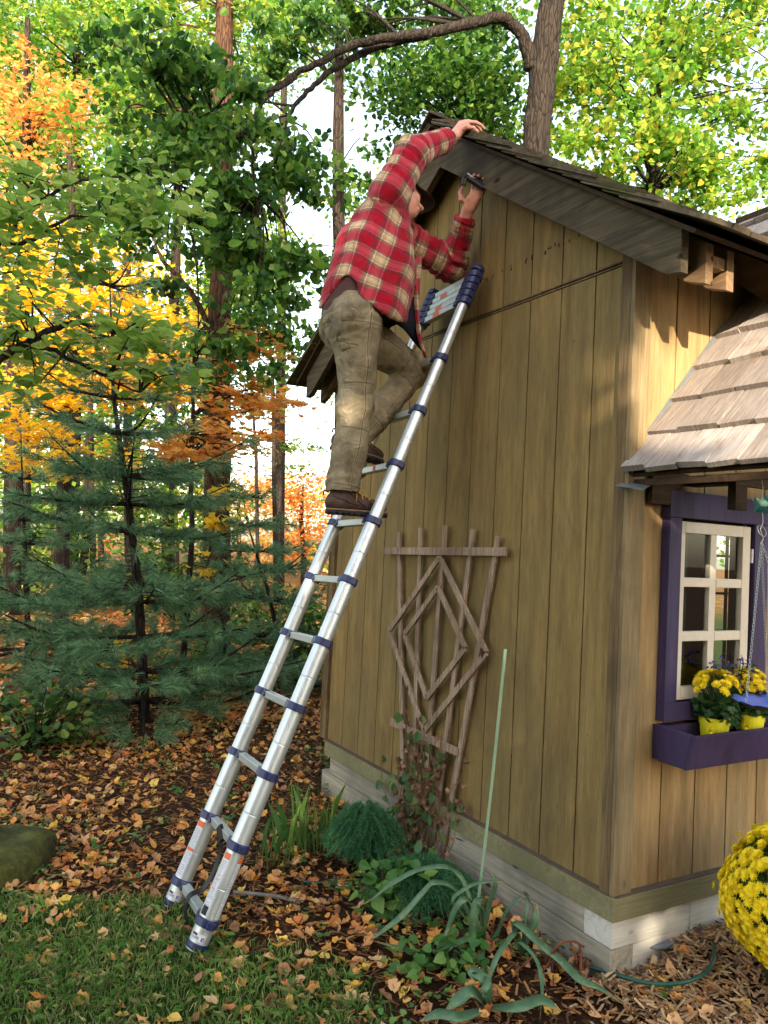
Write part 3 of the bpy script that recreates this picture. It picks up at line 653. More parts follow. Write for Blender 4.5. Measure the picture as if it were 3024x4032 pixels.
# big linden behind the roof with the long limb
p0 = G0_(1150, 330, 9)
trunk = [p0, DP(1150, 330, 9)*.5+p0*.5, DP(1156, 330, 9), DP(1164, 240, 9), DP(1178, 120, 9), DP(1192, 0, 9), DP(1196, -160, 9.1), DP(1200, -500, 9.3)]
limb = path([(1150, 150, 9), (1140, 105, 8.95), (1115, 60, 8.9), (1075, 38, 8.8), (1010, 52, 8.7), (930, 70, 8.5), (840, 82, 8.3), (760, 98, 8.2), (690, 135, 8.0), (630, 165, 7.9), (590, 195, 7.8), (556, 240, 7.7), (541, 285, 7.7), (546, 345, 7.7), (552, 420, 7.6)])
limb2 = path([(930, 72, 8.5), (860, 88, 8.5), (790, 112, 8.4), (720, 150, 8.3), (672, 190, 8.2), (630, 240, 8.1), (610, 300, 8.0), (575, 420, 8.0)])
limb3 = path([(640, 165, 7.9), (600, 190, 7.8), (540, 205, 7.7), (470, 235, 7.5), (400, 270, 7.4)]); limb4 = path([(541, 280, 7.7), (500, 300, 7.6), (440, 330, 7.5), (380, 390, 7.4)])
limb5 = path([(1185, 60, 9), (1230, -40, 9.4), (1330, -120, 9.8), (1480, -160, 10)]); limb6 = path([(1160, 180, 9), (1260, 230, 9.6), (1400, 300, 10.2), (1560, 380, 10.8)])
tree('linden_tree', 'big shade tree rising behind the shake roof with a long limb arching left', [(trunk, [.185, .17, .158, .155, .165, .14, .12, .08]), (limb, [.10, .07, .06, .052, .042, .03, .024, .018, .010]), (limb2, [.055, .04, .03, .02, .01]), (limb3, [.03, .008]), (limb4, [.025, .007]), (limb5, [.08, .03])],
     [(500, 290, 7.9, 220, 150, 1.3, 4.6), (560, 560, 7.9, 140, 160, 1.2, 3.4), (430, 470, 7.6, 180, 170, 1.2, 3.2), (380, 180, 8, 230, 110, 1.3, 3), (540, 740, 8, 130, 120, .9, 1.5), (680, 330, 8.3, 60, 130, .8, .5), (830, 20, 10.2, 150, 55, .7, 1.8), (960, 10, 10.4, 180, 55, .7, 1.5), (620, 60, 8.6, 150, 60, .8, 1.4)],
     9300, .088, HE, LM['linden'], 'a', .30, .34, .9, .9, 230, up=.7, gap=85)
# sunlit yellow green linden to the right, beyond the roof
def simple_tree(name, label, dx, dyb, dep, top, r, blobs, n, size, tm, mat, bk='a', group=None, **k):
    p0 = G0_(dx, dyb, dep); q = DP(*top); P = [p0, p0*.66+q*.34+RNG.normal(0, .08, 3)*[1, 1, 0], p0*.33+q*.67+RNG.normal(0, .1, 3)*[1, 1, 0], q]
    return tree(name, label, [(P, [r, r*.85, r*.7, r*.35])], blobs, n, size, tm, mat, bk, group=group, **k)
simple_tree('linden_tree', 'sunlit yellow green tree filling the sky to the right of the big trunk', 1420, 900, 12, (1450, -200, 12.5), .15,
     [(1330, 170, 11.5, 170, 190, 1.6, 4), (1500, 90, 12, 200, 150, 1.6, 4), (1580, 330, 12.5, 170, 140, 1.6, 3.6), (1330, 340, 11.5, 130, 90, 1.2, 1.6), (1250, 60, 12, 90, 120, 1.2, 1.8), (1470, 400, 12, 110, 90, 1, 1.6), (1660, 130, 13, 120, 200, 1.5, 1.5)], 13000, .098, HE, LM['yg'], 'a', cr=.42, flat=.45, droop=.8, tilt=.9, twigs=130, gap=85)
simple_tree('linden_tree', 'green tree standing between the arching limb and the big trunk', 985, 900, 13, (1010, -150, 13), .17,
     [(1000, 150, 12.5, 110, 110, 1.3, 4), (900, 190, 12.5, 90, 110, 1.3, 2.2), (1060, 230, 12.5, 90, 90, 1.3, 2.2), (800, 140, 13, 90, 70, 1, .8), (1000, 40, 13, 120, 60, 1.2, 1.5)], 7000, .098, HE, LM['linden'], 'a', cr=.42, flat=.5, droop=.8, tilt=.9, twigs=70)
simple_tree('slender_tree', 'dark slim trunk beside the bright gap in the leaves, behind the man', 745, 1150, 11, (735, -160, 11), .12,
     [(760, 330, 11, 80, 130, 1, .6), (740, 560, 11, 60, 60, .8, .5), (690, 760, 11, 60, 60, .8, .5), (740, 30, 11, 90, 70, 1, 1)], 900, .10, HE, LM['linden'], 'd', cr=.4, droop=.8, tilt=.9, twigs=30)
# tall trunk on the left of the ladder
pD = G0_(467, 1450, 9.15)
tree('hickory_tree', 'tall brown furrowed trunk standing left of the ladder behind the pines', [([pD, DP(466, 1300, 9.15), DP(470, 1000, 9.2), DP(474, 800, 9.3), DP(478, 500, 9.5), DP(482, 200, 9.8), DP(486, -160, 10)], [.19, .165, .15, .14, .13, .12, .10]),
     (path([(474, 760, 9.3), (420, 640, 9.1), (350, 560, 9), (330, 500, 9)]), [.04, .012])], [(400, 60, 10.5, 200, 110, 1.5, 2), (300, 260, 10.5, 160, 90, 1.3, 1.4), (560, 80, 10.5, 120, 70, 1.2, 1)], 2600, .09, OV, LM['yg'], 'b', cr=.5, flat=.5, twigs=30, seg=18)
# left canopy, further off and sunlit
for i, (dx, dep, blobs, mt, lab, n) in enumerate([
    (-60, 18, [(0, 60, 18, 130, 120, 2, 2), (40, 230, 18, 110, 110, 2, 1)], 'yg', 'yellow green tall tree cut off by the top left corner', 5000),
    (150, 17, [(140, 110, 17, 190, 150, 2.5, 3), (300, 180, 17, 130, 120, 2.0, 2), (60, 330, 17, 120, 120, 2, 1.5)], 'yg', 'pale yellow green tall tree in the upper left corner', 8000),
    (360, 19, [(330, 60, 19, 170, 120, 2.5, 3), (430, 250, 19, 160, 110, 2, 2), (240, 420, 18, 150, 110, 2, 1.8)], 'yg', 'yellow green tall tree seen through the drooping dark leaves', 8000),
    (600, 22, [(620, 60, 22, 150, 120, 2.5, 2.4), (560, 620, 20, 100, 160, 2, 2)], 'yg', 'distant yellow green tree above the slim dark trunk', 5200)]):
    simple_tree('tall_tree', lab, dx, 1330, dep, (dx+20, -100, dep), .16, blobs, int(n*1.5), .135, QD, LM[mt], 'd', group='tall trees at the back of the woods', cr=.6, flat=.5, twigs=60, tilt=.8)
simple_tree('orange_maple', 'orange leaved tree high on the left edge', 30, 1330, 14, (60, 40, 14), .13, [(50, 210, 13.5, 110, 100, 1.3, 1.7), (170, 240, 13.5, 70, 50, 1, .6), (30, 400, 13, 90, 130, 1.2, 1.4)], 2300, .10, MA, LM['ora'], 'd', cr=.4, flat=.35, twigs=40)
simple_tree('yellow_maple', 'golden yellow maple spreading behind the pine tops', 130, 1360, 12, (150, 330, 12), .12,
     [(110, 700, 11.5, 150, 90, 1.2, 2.4), (240, 830, 11.5, 190, 55, 1.1, 2.6), (60, 880, 11, 110, 90, 1.1, 2), (330, 700, 11.5, 120, 80, 1, 1.2), (250, 600, 11.5, 120, 110, 1.1, 1.2), (60, 560, 11.5, 100, 110, 1.1, 1.5), (150, 990, 11, 150, 60, 1, 1.2), (360, 820, 11.5, 90, 60, .9, .8)], 8200, .10, MA, LM['yel'], 'd', cr=.42, flat=.22, twigs=90, tilt=.45)
simple_tree('orange_maple', 'orange maple sprays crossing in front of the tall brown trunk', 395, 1400, 8.0, (420, 720, 8.0), .035,
     [(540, 870, 8.3, 110, 30, .6, 1.5), (470, 950, 8.2, 130, 35, .6, 1.8), (400, 985, 8.2, 110, 28, .5, 1.1), (520, 780, 8.6, 110, 40, .7, 1.0), (340, 790, 8.8, 120, 50, .7, 1.0), (570, 745, 8.6, 60, 30, .5, .5)], 2500, .085, MA, LM['ora'], 'd', cr=.26, flat=.18, twigs=60, tilt=.35, droop=.3)
simple_tree('yellow_maple', 'small yellow leaved sapling low in front of the tall brown trunk', 478, 1420, 8.0, (470, 1090, 8.0), .018,
     [(470, 1120, 8, 22, 40, .2, 1), (452, 1230, 8, 18, 15, .2, .3), (480, 1060, 8, 25, 18, .2, .4)], 170, .085, MA, LM['yel'], 'd', cr=.14, flat=.5, twigs=10, droop=1)
# near branches reaching in from the left edge
nb = [path([(-60, 830, 4.6), (0, 775, 4.6), (60, 740, 4.7), (130, 705, 4.8), (190, 700, 4.9), (260, 722, 5.0)]), path([(60, 740, 4.7), (120, 760, 4.7), (200, 800, 4.8), (300, 850, 4.9)]), path([(-40, 560, 4.8), (20, 500, 4.8), (80, 440, 4.9), (160, 395, 5), (240, 380, 5.1), (330, 400, 5.2)]), path([(0, 520, 4.8), (60, 520, 4.9), (150, 470, 5), (230, 465, 5.1)])]
base = G0_(-170, 1500, 4.9)
tree('leafy_sapling', 'green oval leaved sapling reaching in from the left edge above the pine', [([base, base*.6+nb[0][0]*.4, nb[0][0]], [.06, .05, .04]), ([nb[0][0], nb[2][0]], [.04, .03])]+[(q, [.028, .02, .007] if i == 0 else [.018, .005]) for i, q in enumerate(nb)],
     [(90, 720, 4.8, 130, 55, .4, 1.3), (300, 740, 5, 130, 60, .45, 1.6), (130, 520, 4.9, 150, 55, .4, 1.5), (300, 440, 5.1, 130, 60, .4, 1.3), (70, 400, 4.9, 90, 55, .4, .9), (330, 830, 5, 70, 50, .4, .6), (60, 820, 4.7, 80, 35, .3, .5), (50, 600, 4.8, 70, 60, .4, .5)], 1150, .100, OV, LM['near'], 'd', cr=.30, flat=.5, twigs=70, tilt=.42, droop=.25)
# dark trunks in the middle distance on the left
for dx, dep, r, dyt, lab in [(62, 15, .12, 300, 'second dark trunk from the left edge behind the large pine'), (20, 14, .16, 500, 'dark trunk at the left edge behind the large pine'), (205, 16, .11, 380, 'dark trunk above the crown of the large pine'), (285, 15, .16, 400, 'dark trunk just right of the large pine stem'), (130, 19, .12, 500, 'thin dark trunk between the left edge and the pine top'), (375, 20, .12, 700, 'distant trunk between the pine and the tall brown trunk'),
    (598, 19, .10, 780, 'slim sunlit trunk in the bright gap left of the ladder'), (555, 26, .11, 900, 'faint far trunk left of the slim trunk in the bright gap')]:
    r *= .62; q = [G0_(dx, 1300, dep), DP(dx-6+RNG.uniform(-6, 6), 1000, dep), DP(dx-8, dyt, dep)]
    bl = [(dx, dyt+60, dep, 70, 70, 1, 1)] if dx < 550 else [(dx-20, 880, dep, 60, 90, .8, 1), (dx+40, 980, dep, 50, 40, .8, .6)]
    tree('forest_tree', lab, [(q, [r, r*.85, r*.6])], bl, 500 if dx < 550 else 700, .12, QD, LM['yg' if dx > 550 else 'linden'], 'd', group='trees in the woods', cr=.5, twigs=12)
# far wall of autumn trees
farmats = ['yg', 'linden', 'yel', 'ora', 'red']; fl = {'yg': 'pale green', 'linden': 'green', 'yel': 'yellow', 'ora': 'orange', 'red': 'red'}
spec = [(-180, 30, 'linden'), (-60, 26, 'yg'), (40, 32, 'linden'), (120, 27, 'yg'), (215, 34, 'red'), (300, 28, 'linden'), (380, 33, 'yel'), (450, 27, 'linden'), (520, 36, 'ora'), (600, 40, 'yel'), (655, 33, 'red'), (720, 42, 'yg'), (800, 34, 'yg'), (900, 30, 'linden'), (1010, 33, 'yg'), (1130, 30, 'linden'), (1260, 28, 'yg'), (1390, 31, 'linden'), (1530, 27, 'yg'), (1680, 30, 'linden'), (1850, 29, 'yg')]
cnt = {}
for dx, dep, m in spec:
    low = 470 < dx < 760
    tp = 1010 if low else (500 if dx < 470 else 330)
    hh = (1250-tp)/2; bl = [(dx, tp+hh*.55, dep, 80, hh*.55, 2.5, 2), (dx, tp+hh*1.3, dep, 95, hh*.65, 2.5, 2)]
    cnt[m] = cnt.get(m, 0)+1
    where = 'at the far edge of the bright gap left of the ladder' if low else ('far behind the pines, low between the trunks' if dx < 470 else 'far away behind the shed roof')
    simple_tree('distant_tree', f'{fl[m]} tree {where}', dx, 1290, dep, (dx, tp+40, dep), .14, bl, 3000 if not low else 2200, .24 if not low else .2, QD, LM[m], 'd', group=f'{fl[m]} trees {where}', cr=1.1, flat=.6, twigs=14, tilt=.9)
simple_tree('tall_tree', 'broad yellow green tree filling the low gaps behind the larger pine', 170, 1330, 17, (190, 900, 17), .10, [(60, 1080, 17, 110, 90, 1.5, 1), (210, 1100, 17, 120, 90, 1.5, 1), (360, 1090, 17, 90, 100, 1.5, 1), (250, 950, 17, 150, 60, 1.5, .8)], 3600, .14, QD, LM['yg'], 'd', cr=.6, twigs=30, tilt=.9)
# ------------------------------------------------------------------ white pines
def pine(label, TP, rr, wh, lmax, ntuft, nlen, nn=34):
    base = TP[0]; root = empty('white_pine', label, 'pine', 'young white pines'); root.location = Vector(base)
    Q = smooth_path(TP, 8); b = MB(); b.tube(Q-base, lerp_r(rr, len(Q)), 12, True, .06); T = []; D_ = []
    H = Q[-1][2]-base[2]
    for k, zf in enumerate(wh):
        zf = max(.03, zf+RNG.uniform(-.02, .02)); i = int(zf*(len(Q)-1)); p = Q[i]; ln = lmax*(1-zf)**.75*(.75 if zf < .08 else 1)+.12; m = RNG.integers(4, 7); a0 = RNG.uniform(0, 6.28)
        for j in range(m):
            a = a0+j*2*math.pi/m+RNG.uniform(-.25, .25); l_ = ln*RNG.uniform(.75, 1.12); d = np.array([math.cos(a), math.sin(a), 0])
            pitch = RNG.uniform(-.12, .12)+.25*zf; end = p+d*l_+np.array([0, 0, l_*(pitch+RNG.uniform(-.02, .22))]); mid = p+d*l_*.5+np.array([0, 0, l_*(pitch*.4-.02)])
            B = smooth_path([p, mid, end], 6); b.tube(B-base, np.linspace(.012+.012*(1-zf), .003, len(B)), 6, False)
            side = np.array([-d[1], d[0], 0]); nsub = max(3, int(l_/.095))
            for s in range(nsub):
                f = .14+.86*(s+RNG.random())/nsub; q = B[min(len(B)-1, int(f*(len(B)-1)))]; sd = (1 if s % 2 else -1); sl_ = l_*.38*(1.15-f)*RNG.uniform(.6, 1.2)+.05
                e = q+side*sd*sl_*.8+d*sl_*.7+np.array([0, 0, sl_*RNG.uniform(-.05, .25)]); b.tube(np.array([q, (q+e)/2+[0, 0, -.01], e])-base, [.005, .003, .002], 4, False)
                nt_ = max(1, int(sl_/.075))
                for g in range(nt_): ff = 1-.75*g/max(1, nt_); T.append(q+(e-q)*ff); D_.append((e-q)/np.linalg.norm(e-q))
            T.append(end); D_.append(d)
    T.append(Q[-1]); D_.append(np.array([0, 0, 1.0]))
    T = np.array(T); D_ = np.array(D_)+np.array([0, 0, .25]); D_ /= np.linalg.norm(D_, axis=1)[:, None]
    if len(T) > ntuft: s = RNG.permutation(len(T))[:ntuft]; T = T[s]; D_ = D_[s]
    N = len(T); o = np.repeat(T, nn, 0); dd = np.repeat(D_, nn, 0); r = RNG.normal(size=dd.shape); r -= dd*(r*dd).sum(1)[:, None]; r /= np.linalg.norm(r, axis=1)[:, None]
    k = RNG.uniform(.35, 1.5, len(dd))[:, None]; v = dd+r*k; v /= np.linalg.norm(v, axis=1)[:, None]; v[:, 2] -= .12
    o = o-dd*RNG.uniform(0, .05, (len(dd), 1)); ln = nlen*RNG.uniform(.75, 1.15, (len(dd), 1)); tip = o+v*ln+np.array([0, 0, -.010]); mid = o+v*ln*.55
    wd = np.cross(v, RNG.normal(size=v.shape)); wd /= np.linalg.norm(wd, axis=1)[:, None]; wd *= .0019
    V = np.stack([o-wd, o+wd, mid+wd, tip, mid-wd], 1)-base; F = np.arange(len(o)*5).reshape(-1, 5)
    b.obj('trunk', BARK['d'], root, smooth=True); link('crown', npmesh('crown', V.reshape(-1, 3), F), LM['pine'], root); return root
b1 = G0_(313, 1560, 6.45)
pine('larger young white pine with drooping needle sprays left of the ladder', [b1, DP(308, 1450, 6.45), DP(300, 1300, 6.5), DP(285, 1150, 6.5), DP(264, 990, 6.5), DP(246, 860, 6.5), DP(243, 760, 6.5), DP(238, 640, 6.5), DP(236, 560, 6.5)], [.05, .043, .036, .028, .02, .012, .007, .004],
     [.07, .13, .19, .25, .31, .37, .43, .49, .55, .62, .70, .79, .9], 1.42, 2800, .115, 30)
b2 = G0_(628, 1487, 8.2)
pine('smaller dark pine with a leaning stem just left of the ladder rails', [b2, DP(605, 1400, 8.2), DP(580, 1280, 8.3), DP(552, 1190, 8.3), DP(533, 1120, 8.3), DP(522, 1050, 8.3)], [.035, .028, .02, .012, .006, .003], [.05, .16, .27, .38, .5, .63, .78, .92], 1.15, 1000, .10, 30)
b3 = G0_(60, 1500, 8.6)
pine('young pine at the left edge half hidden behind the larger one', [b3, DP(58, 1300, 8.6), DP(50, 1100, 8.7), DP(45, 930, 8.7)], [.04, .03, .018, .004], [.05, .14, .24, .34, .45, .56, .68, .82], 1.3, 1100, .10, 30)
# ------------------------------------------------------------------ shade trees behind the photographer
def shade_tree(x, y, h, rx, label, zlo=1.0, n=9000, holes=()):
    root = empty('shade_tree', label, 'tree', 'dense evergreens behind the viewpoint'); root.location = (x, y, 0)
    b = MB(); b.tube([(0, 0, 0), (.1, 0, h*.5), (0, 0, h)], [.22, .15, .03], 10, True, .05); b.obj('trunk', BARK['d'], root, smooth=True)
    u = RNG.random(n); z = zlo+(h-zlo)*u; r = rx*np.sqrt(RNG.random(n))*(1-.35*u**3); a = RNG.uniform(0, 6.283, n)
    C = np.stack([r*np.cos(a), r*np.sin(a), z], 1)
    for (hx, hy, hz, hr, dirv) in holes:
        p = C+np.array([x, y, 0])-np.array([hx, hy, hz]); dv = np.array(dirv)/np.linalg.norm(dirv); q = p-dv*(p@dv)[:, None]; C = C[np.linalg.norm(q, axis=1) > hr]; 
    leaf_cloud('crown', C, .42, QD, LM['dark'], root, .3, .9)
sdv = np.array([SUN_DIR[0], SUN_DIR[1], math.tan(R(SUN_EL))])
holes = [(.36, 0, 2.34, .52, sdv), (.55, 0, 2.5, .5, sdv), (.30, -.5, 2.2, .62, sdv), (.45, -.9, 2.25, .65, sdv), (.9, -.5, 2.6, .7, sdv), (.22, -.02, .14, .26, sdv)]  # crown gaps shaped along the sun direction so wall and porch get sun
ey = np.array([.88, -.475])
for i, (e, back, h, rx, lab) in enumerate([(-7.6, 12.0, 9, 2.2, 'outermost shade evergreen on the left behind the viewpoint'), (-4.6, 11, 8.6, 2.2, 'tall shade evergreen behind the viewpoint towards the left'), (-2.0, 10.5, 11.2, 1.7, 'shade evergreen straight behind the viewpoint'), (.6, 10.5, 7.4, 1.8, 'lower shade evergreen behind the viewpoint in line with the shed corner'), (2.8, 11.0, 6.4, 1.8, 'low shade evergreen behind the viewpoint to the right')]):
    sd2 = SUN_DIR/np.linalg.norm(SUN_DIR); q = ey*e+sd2*back; shade_tree(q[0], q[1], h, rx, lab, .3, [9500, 6500, 5000, 6800, 6500][i], holes)
# ------------------------------------------------------------------ leaf litter, mulch, grass
def samp(n, xr, yr, dens=None):
    P = np.stack([RNG.uniform(*xr, n), RNG.uniform(*yr, n)], 1)
    ok = ~((P[:, 0] > -.035) & (P[:, 0] < L) & (P[:, 1] > -.035) & (P[:, 1] < W1+.02)); P = P[ok]
    if dens is not None: P = P[RNG.random(len(P)) < dens(P[:, 0], P[:, 1])]
    return P
def lay(P, size, tm, tilt, lift, z0=0.0):
    N = len(P); C = np.stack([P[:, 0], P[:, 1], gh(P[:, 0], P[:, 1])+z0+RNG.random(N)*lift], 1)
    nrm = np.stack([RNG.normal(0, tilt, N), RNG.normal(0, tilt, N), np.ones(N)], 1); an = RNG.uniform(0, 6.283, N)
    return scatter(C, nrm, np.stack([np.cos(an), np.sin(an), 0*an], 1), size, tm, RNG.uniform(.75, 1.1, N))
def join(parts):
    V = []; F = []; n = 0
    for v, f in parts: V.append(v); F += (f+n).tolist(); n += len(v)
    return np.concatenate(V), F
LM['litter'] = leafmat('fallen_leaves', [(222, 150, 78), (233, 174, 100), (202, 137, 80), (240, 187, 85), (163, 113, 78), (146, 104, 74), (220, 172, 124), (228, 152, 65), (202, 152, 111), (240, 204, 91), (187, 113, 67), (231, 191, 141), (213, 130, 76)], .18, .6, (126, 78, 46))
LM['litter2'] = leafmat('brown_leaf_bits', [(92, 60, 38), (120, 80, 50), (70, 46, 32), (146, 102, 62), (176, 124, 70), (56, 38, 28)], .05, .8)
mk = lambda x, y: .30+.55*np.clip(.5+1.1*fnoise(np.stack([x*1.1, y*1.1, 0*x+4], 1), 3), 0, 1)
lw1 = lambda x, y: mk(x, y)*(1-.55*lawnf(x, y))
near = samp(17000, (-3.2, 1.6), (-.9, 5.2), lambda x, y: lw1(x, y)*.88); mid = samp(15000, (-7, 6), (4.2, 13), lambda x, y: mk(x, y)); far_ = samp(9000, (-12, 14), (11, 24)); side_ = samp(2600, (1.2, 6), (-3, 0))
def tmpl_lobed(c_):
    P = [(0, 0), (.22, -.03), (.40, .10), (.36, .28), (.50, .42), (.34, .62), (.20, .78), (0, .98), (-.17, .80), (-.38, .66), (-.46, .40), (-.34, .26), (-.42, .08), (-.2, -.02)]
    V = [(x*(1+.1*math.sin(9*y)), y, c_*(x*x*2+(y-.5)**2*1.1)+.06*math.sin(7*x+5*y)) for x, y in P]+[(0, .45, -c_*.2)]; n = len(P); return np.array(V, float), [(i, (i+1) % n, n) for i in range(n)]
k = len(near)//3
V, F = join([lay(near[:k//2], RNG.uniform(.035, .062, k//2), tmpl_curl(0), .45, .022), lay(near[k//2:2*k], RNG.uniform(.025, .062, 2*k-k//2), tmpl_lobed(.4), .55, .02), lay(near[2*k:2*k+k//2], RNG.uniform(.025, .06, k//2), tmpl_lobed(.9), .7, .02), lay(near[2*k+k//2:], RNG.uniform(.025, .065, len(near)-2*k-k//2), tmpl_ovate(), .55, .02)])
tag(link('fallen_leaves', npmesh('fallen_leaves', V, F), LM['litter']), kind='stuff')
V, F = join([lay(mid, RNG.uniform(.05, .095, len(mid)), tmpl_lobed(.4), .4, .03), lay(far_, RNG.uniform(.10, .2, len(far_)), QD, .4, .03)]); V2, F2 = lay(side_, RNG.uniform(.03, .07, len(side_)), tmpl_lobed(.5), .5, .02); F = [list(q) for q in F]+(F2+len(V)).tolist(); V = np.concatenate([V, V2])
tag(link('fallen_leaves', npmesh('fallen_leaves', V, F), LM['litter']), kind='stuff')
def bits(n, xr, yr, ln, wd, dens=None, tilt=.25):
    P = samp(n, xr, yr, dens); N = len(P); V0 = np.array([(-.5, 0, 0), (.5, 0, 0), (.42, 1, .1), (-.35, .95, -.05), (-.5, 0, .35), (.5, 0, .35), (.42, 1, .4), (-.35, .95, .3)], float)*[wd/ln, 1, wd/ln]
    return lay(P, RNG.uniform(ln*.4, ln, N), (V0, [(0, 1, 5, 4), (1, 2, 6, 5), (2, 3, 7, 6), (3, 0, 4, 7), (4, 5, 6, 7), (3, 2, 1, 0)]), tilt, .016)
V, F = join([bits(21000, (-2.6, 1.2), (-.6, 3.6), .05, .009, lambda x, y: 1-.95*lawnf(x, y)), bits(6000, (-4, 2), (3.4, 7), .07, .012)])
tag(link('mulch', npmesh('mulch', V, F), LM['litter2']), kind='stuff')
chip = lambda x, y: sstep(-.35, .1, x)*sstep(.15, -.1, y)
LM['chips'] = leafmat('wood_chips', [(150, 116, 84), (186, 152, 112), (120, 88, 64), (204, 172, 132), (96, 70, 52), (166, 128, 92)], .02, .8)
V, F = join([bits(9000, (-.5, 1.4), (-1.1, .0), .055, .012, chip, .35), bits(9000, (1.3, 4.5), (-2.2, .0), .06, .014, None, .35)]); tag(link('wood_chips', npmesh('wood_chips', V, F), LM['chips']), kind='stuff')
# grass
def blades(P, h, w, lean=.35, nrm_=None):
    N = len(P); z = gh(P[:, 0], P[:, 1])-.004; hh = h*RNG.uniform(.45, 1.25, N); a = RNG.uniform(0, 6.283, N); d = np.stack([np.cos(a), np.sin(a), 0*a], 1); s = np.stack([-np.sin(a+RNG.normal(0, .5, N)), np.cos(a), 0*a], 1)*(w*RNG.uniform(.6, 1.2, N)/2)[:, None]
    B = np.stack([P[:, 0], P[:, 1], z], 1); le = RNG.uniform(.1, 1.0, N)[:, None]*lean; up = np.array([0, 0, 1.0])
    m = B+up*hh[:, None]*.6+d*le*hh[:, None]*.35; t = B+up*hh[:, None]*(1-.35*le)+d*le*hh[:, None]*1.1
    V = np.stack([B-s, B+s, m+s*.8, t, m-s*.8], 1).reshape(-1, 3); return V, np.arange(N*5).reshape(-1, 5)
LM['grass'] = leafmat('lawn_grass', [(84, 124, 52), (106, 146, 64), (128, 160, 78), (94, 130, 58), (150, 166, 96), (188, 176, 122), (112, 112, 70)], .3, .5)
gp = samp(72000, (-3.0, -.5), (-.7, 2.0), lambda x, y: lawnf(x, y)*np.clip(.75+.5*fnoise(np.stack([x*4, y*4, 0*x], 1), 3), .15, 1))
V, F = blades(gp, .040, .0027, 1.3); tag(link('grass', npmesh('grass', V, F), LM['grass']), kind='stuff')
# low weeds and sprigs through the mulch
LM['weed'] = leafmat('low_weeds', [(60, 104, 44), (84, 128, 58), (104, 146, 70), (66, 110, 66), (130, 160, 80)], .4, .45)
wp = samp(420, (-2.4, .3), (-.5, 4.6), lambda x, y: (.3+.7*np.clip(fnoise(np.stack([x*2, y*2, 0*x+9], 1), 2)+.3, 0, 1))*(1-.8*lawnf(x, y))); wp = np.repeat(wp, 9, 0)+RNG.normal(0, .028, (len(wp)*9, 2))
N = len(wp); C = np.stack([wp[:, 0], wp[:, 1], gh(wp[:, 0], wp[:, 1])+RNG.uniform(.01, .045, N)], 1); nrm = np.stack([RNG.normal(0, .35, N), RNG.normal(0, .35, N), np.ones(N)], 1); an = RNG.uniform(0, 6.28, N)
V, F = scatter(C, nrm, np.stack([np.cos(an), np.sin(an), 0*an], 1), RNG.uniform(.014, .034, N), HE); tag(link('ground_cover', npmesh('ground_cover', V, F), LM['weed']), kind='stuff')
# undergrowth along the back of the bed and lower left
LM['shrub'] = leafmat('undergrowth', [(44, 74, 34), (62, 94, 42), (84, 116, 52), (120, 140, 60)], .4, .45)
def shrub(name, label, c, rx, ry, rz, n, size, mat, tm=OV, cr=.12, group=None, tilt=.7):
    c = np.array(c, float); root = empty(name, label, 'shrub', group); root.location = Vector(c)
    u = RNG.normal(size=(max(8, n//14), 3)); u /= np.linalg.norm(u, axis=1)[:, None]; u *= RNG.random((len(u), 1))**.4; K = u*[rx, ry, rz]+[0, 0, rz]; K[:, 2] = np.abs(K[:, 2])+.03
    C = K[RNG.integers(0, len(K), n)]+RNG.normal(0, cr, (n, 3))*[1, 1, .6]; C[:, 2] = np.maximum(C[:, 2], .02)
    b = MB()
    for q in K[:40]: b.tube(smooth_path([(q[0]*.1, q[1]*.1, 0), q*.5+[0, 0, .05], q], 4), np.linspace(.008, .003, 9), 5, False)
    b.obj('stem', BARK['d'], root); leaf_cloud('foliage', C, size, tm, mat, root, .3, tilt); return root
shrub('leafy_shrub', 'low dark green shrub at the left edge under the pine sprays', G0_(75, 1600, 5.6), .42, .3, .25, 460, .075, LM['shrub'], cr=.1)
shrub('leafy_shrub', 'green bushes beside the far corner of the shed behind the ladder', G0_(650, 1440, 8.6), .45, .5, .5, 900, .075, LM['shrub'])
shrub('leafy_shrub', 'small pale green shrub at the foot of the tall brown trunk', G0_(420, 1480, 8.2), .4, .4, .3, 420, .07, LM['weed'])
shrub('leafy_shrub', 'undergrowth bush just behind the bright gap left of the ladder', G0_(560, 1370, 12), .9, .7, .5, 1000, .10, LM['shrub'])
shrub('leafy_shrub', 'undergrowth bush far back between the pine stem and the tall trunk', G0_(390, 1350, 14), 1.3, .9, .8, 1300, .12, LM['shrub'])
shrub('leafy_shrub', 'undergrowth bush far back at the left edge', G0_(60, 1330, 15), 1.6, 1, .8, 1300, .13, LM['shrub'])
shrub('yellow_bush', 'yellow leaved low bush behind the stem of the larger pine', G0_(290, 1530, 7.4), .3, .3, .35, 260, .08, LM['yel'], cr=.1)
# grassy weeds with tall stems beside the bed
def tuft(label, c, n, h, mat, spread=.09, w=.0022, name='grass_tuft', group='weedy grass tufts by the bed'):
    P = np.array(c[:2])+RNG.normal(0, spread, (n, 2)); V, F = blades(P, h, w, .5); o = link(name, npmesh(name, V, F), mat); return tag(o, label, 'grass tuft', group)
tuft('tall pale grass tuft left of the first feathery blue green clump', DP(665, 1800, 3.95), 90, .30, LM['weed'], .08)
tuft('sparse yellowish grass stems nearest the foot of the ladder, right of it', DP(600, 1840, 3.75), 50, .24, LM['weed'], .08)
tuft('thin grass stems in front of the far shed corner', DP(700, 1760, 4.15), 50, .26, LM['weed'], .08)
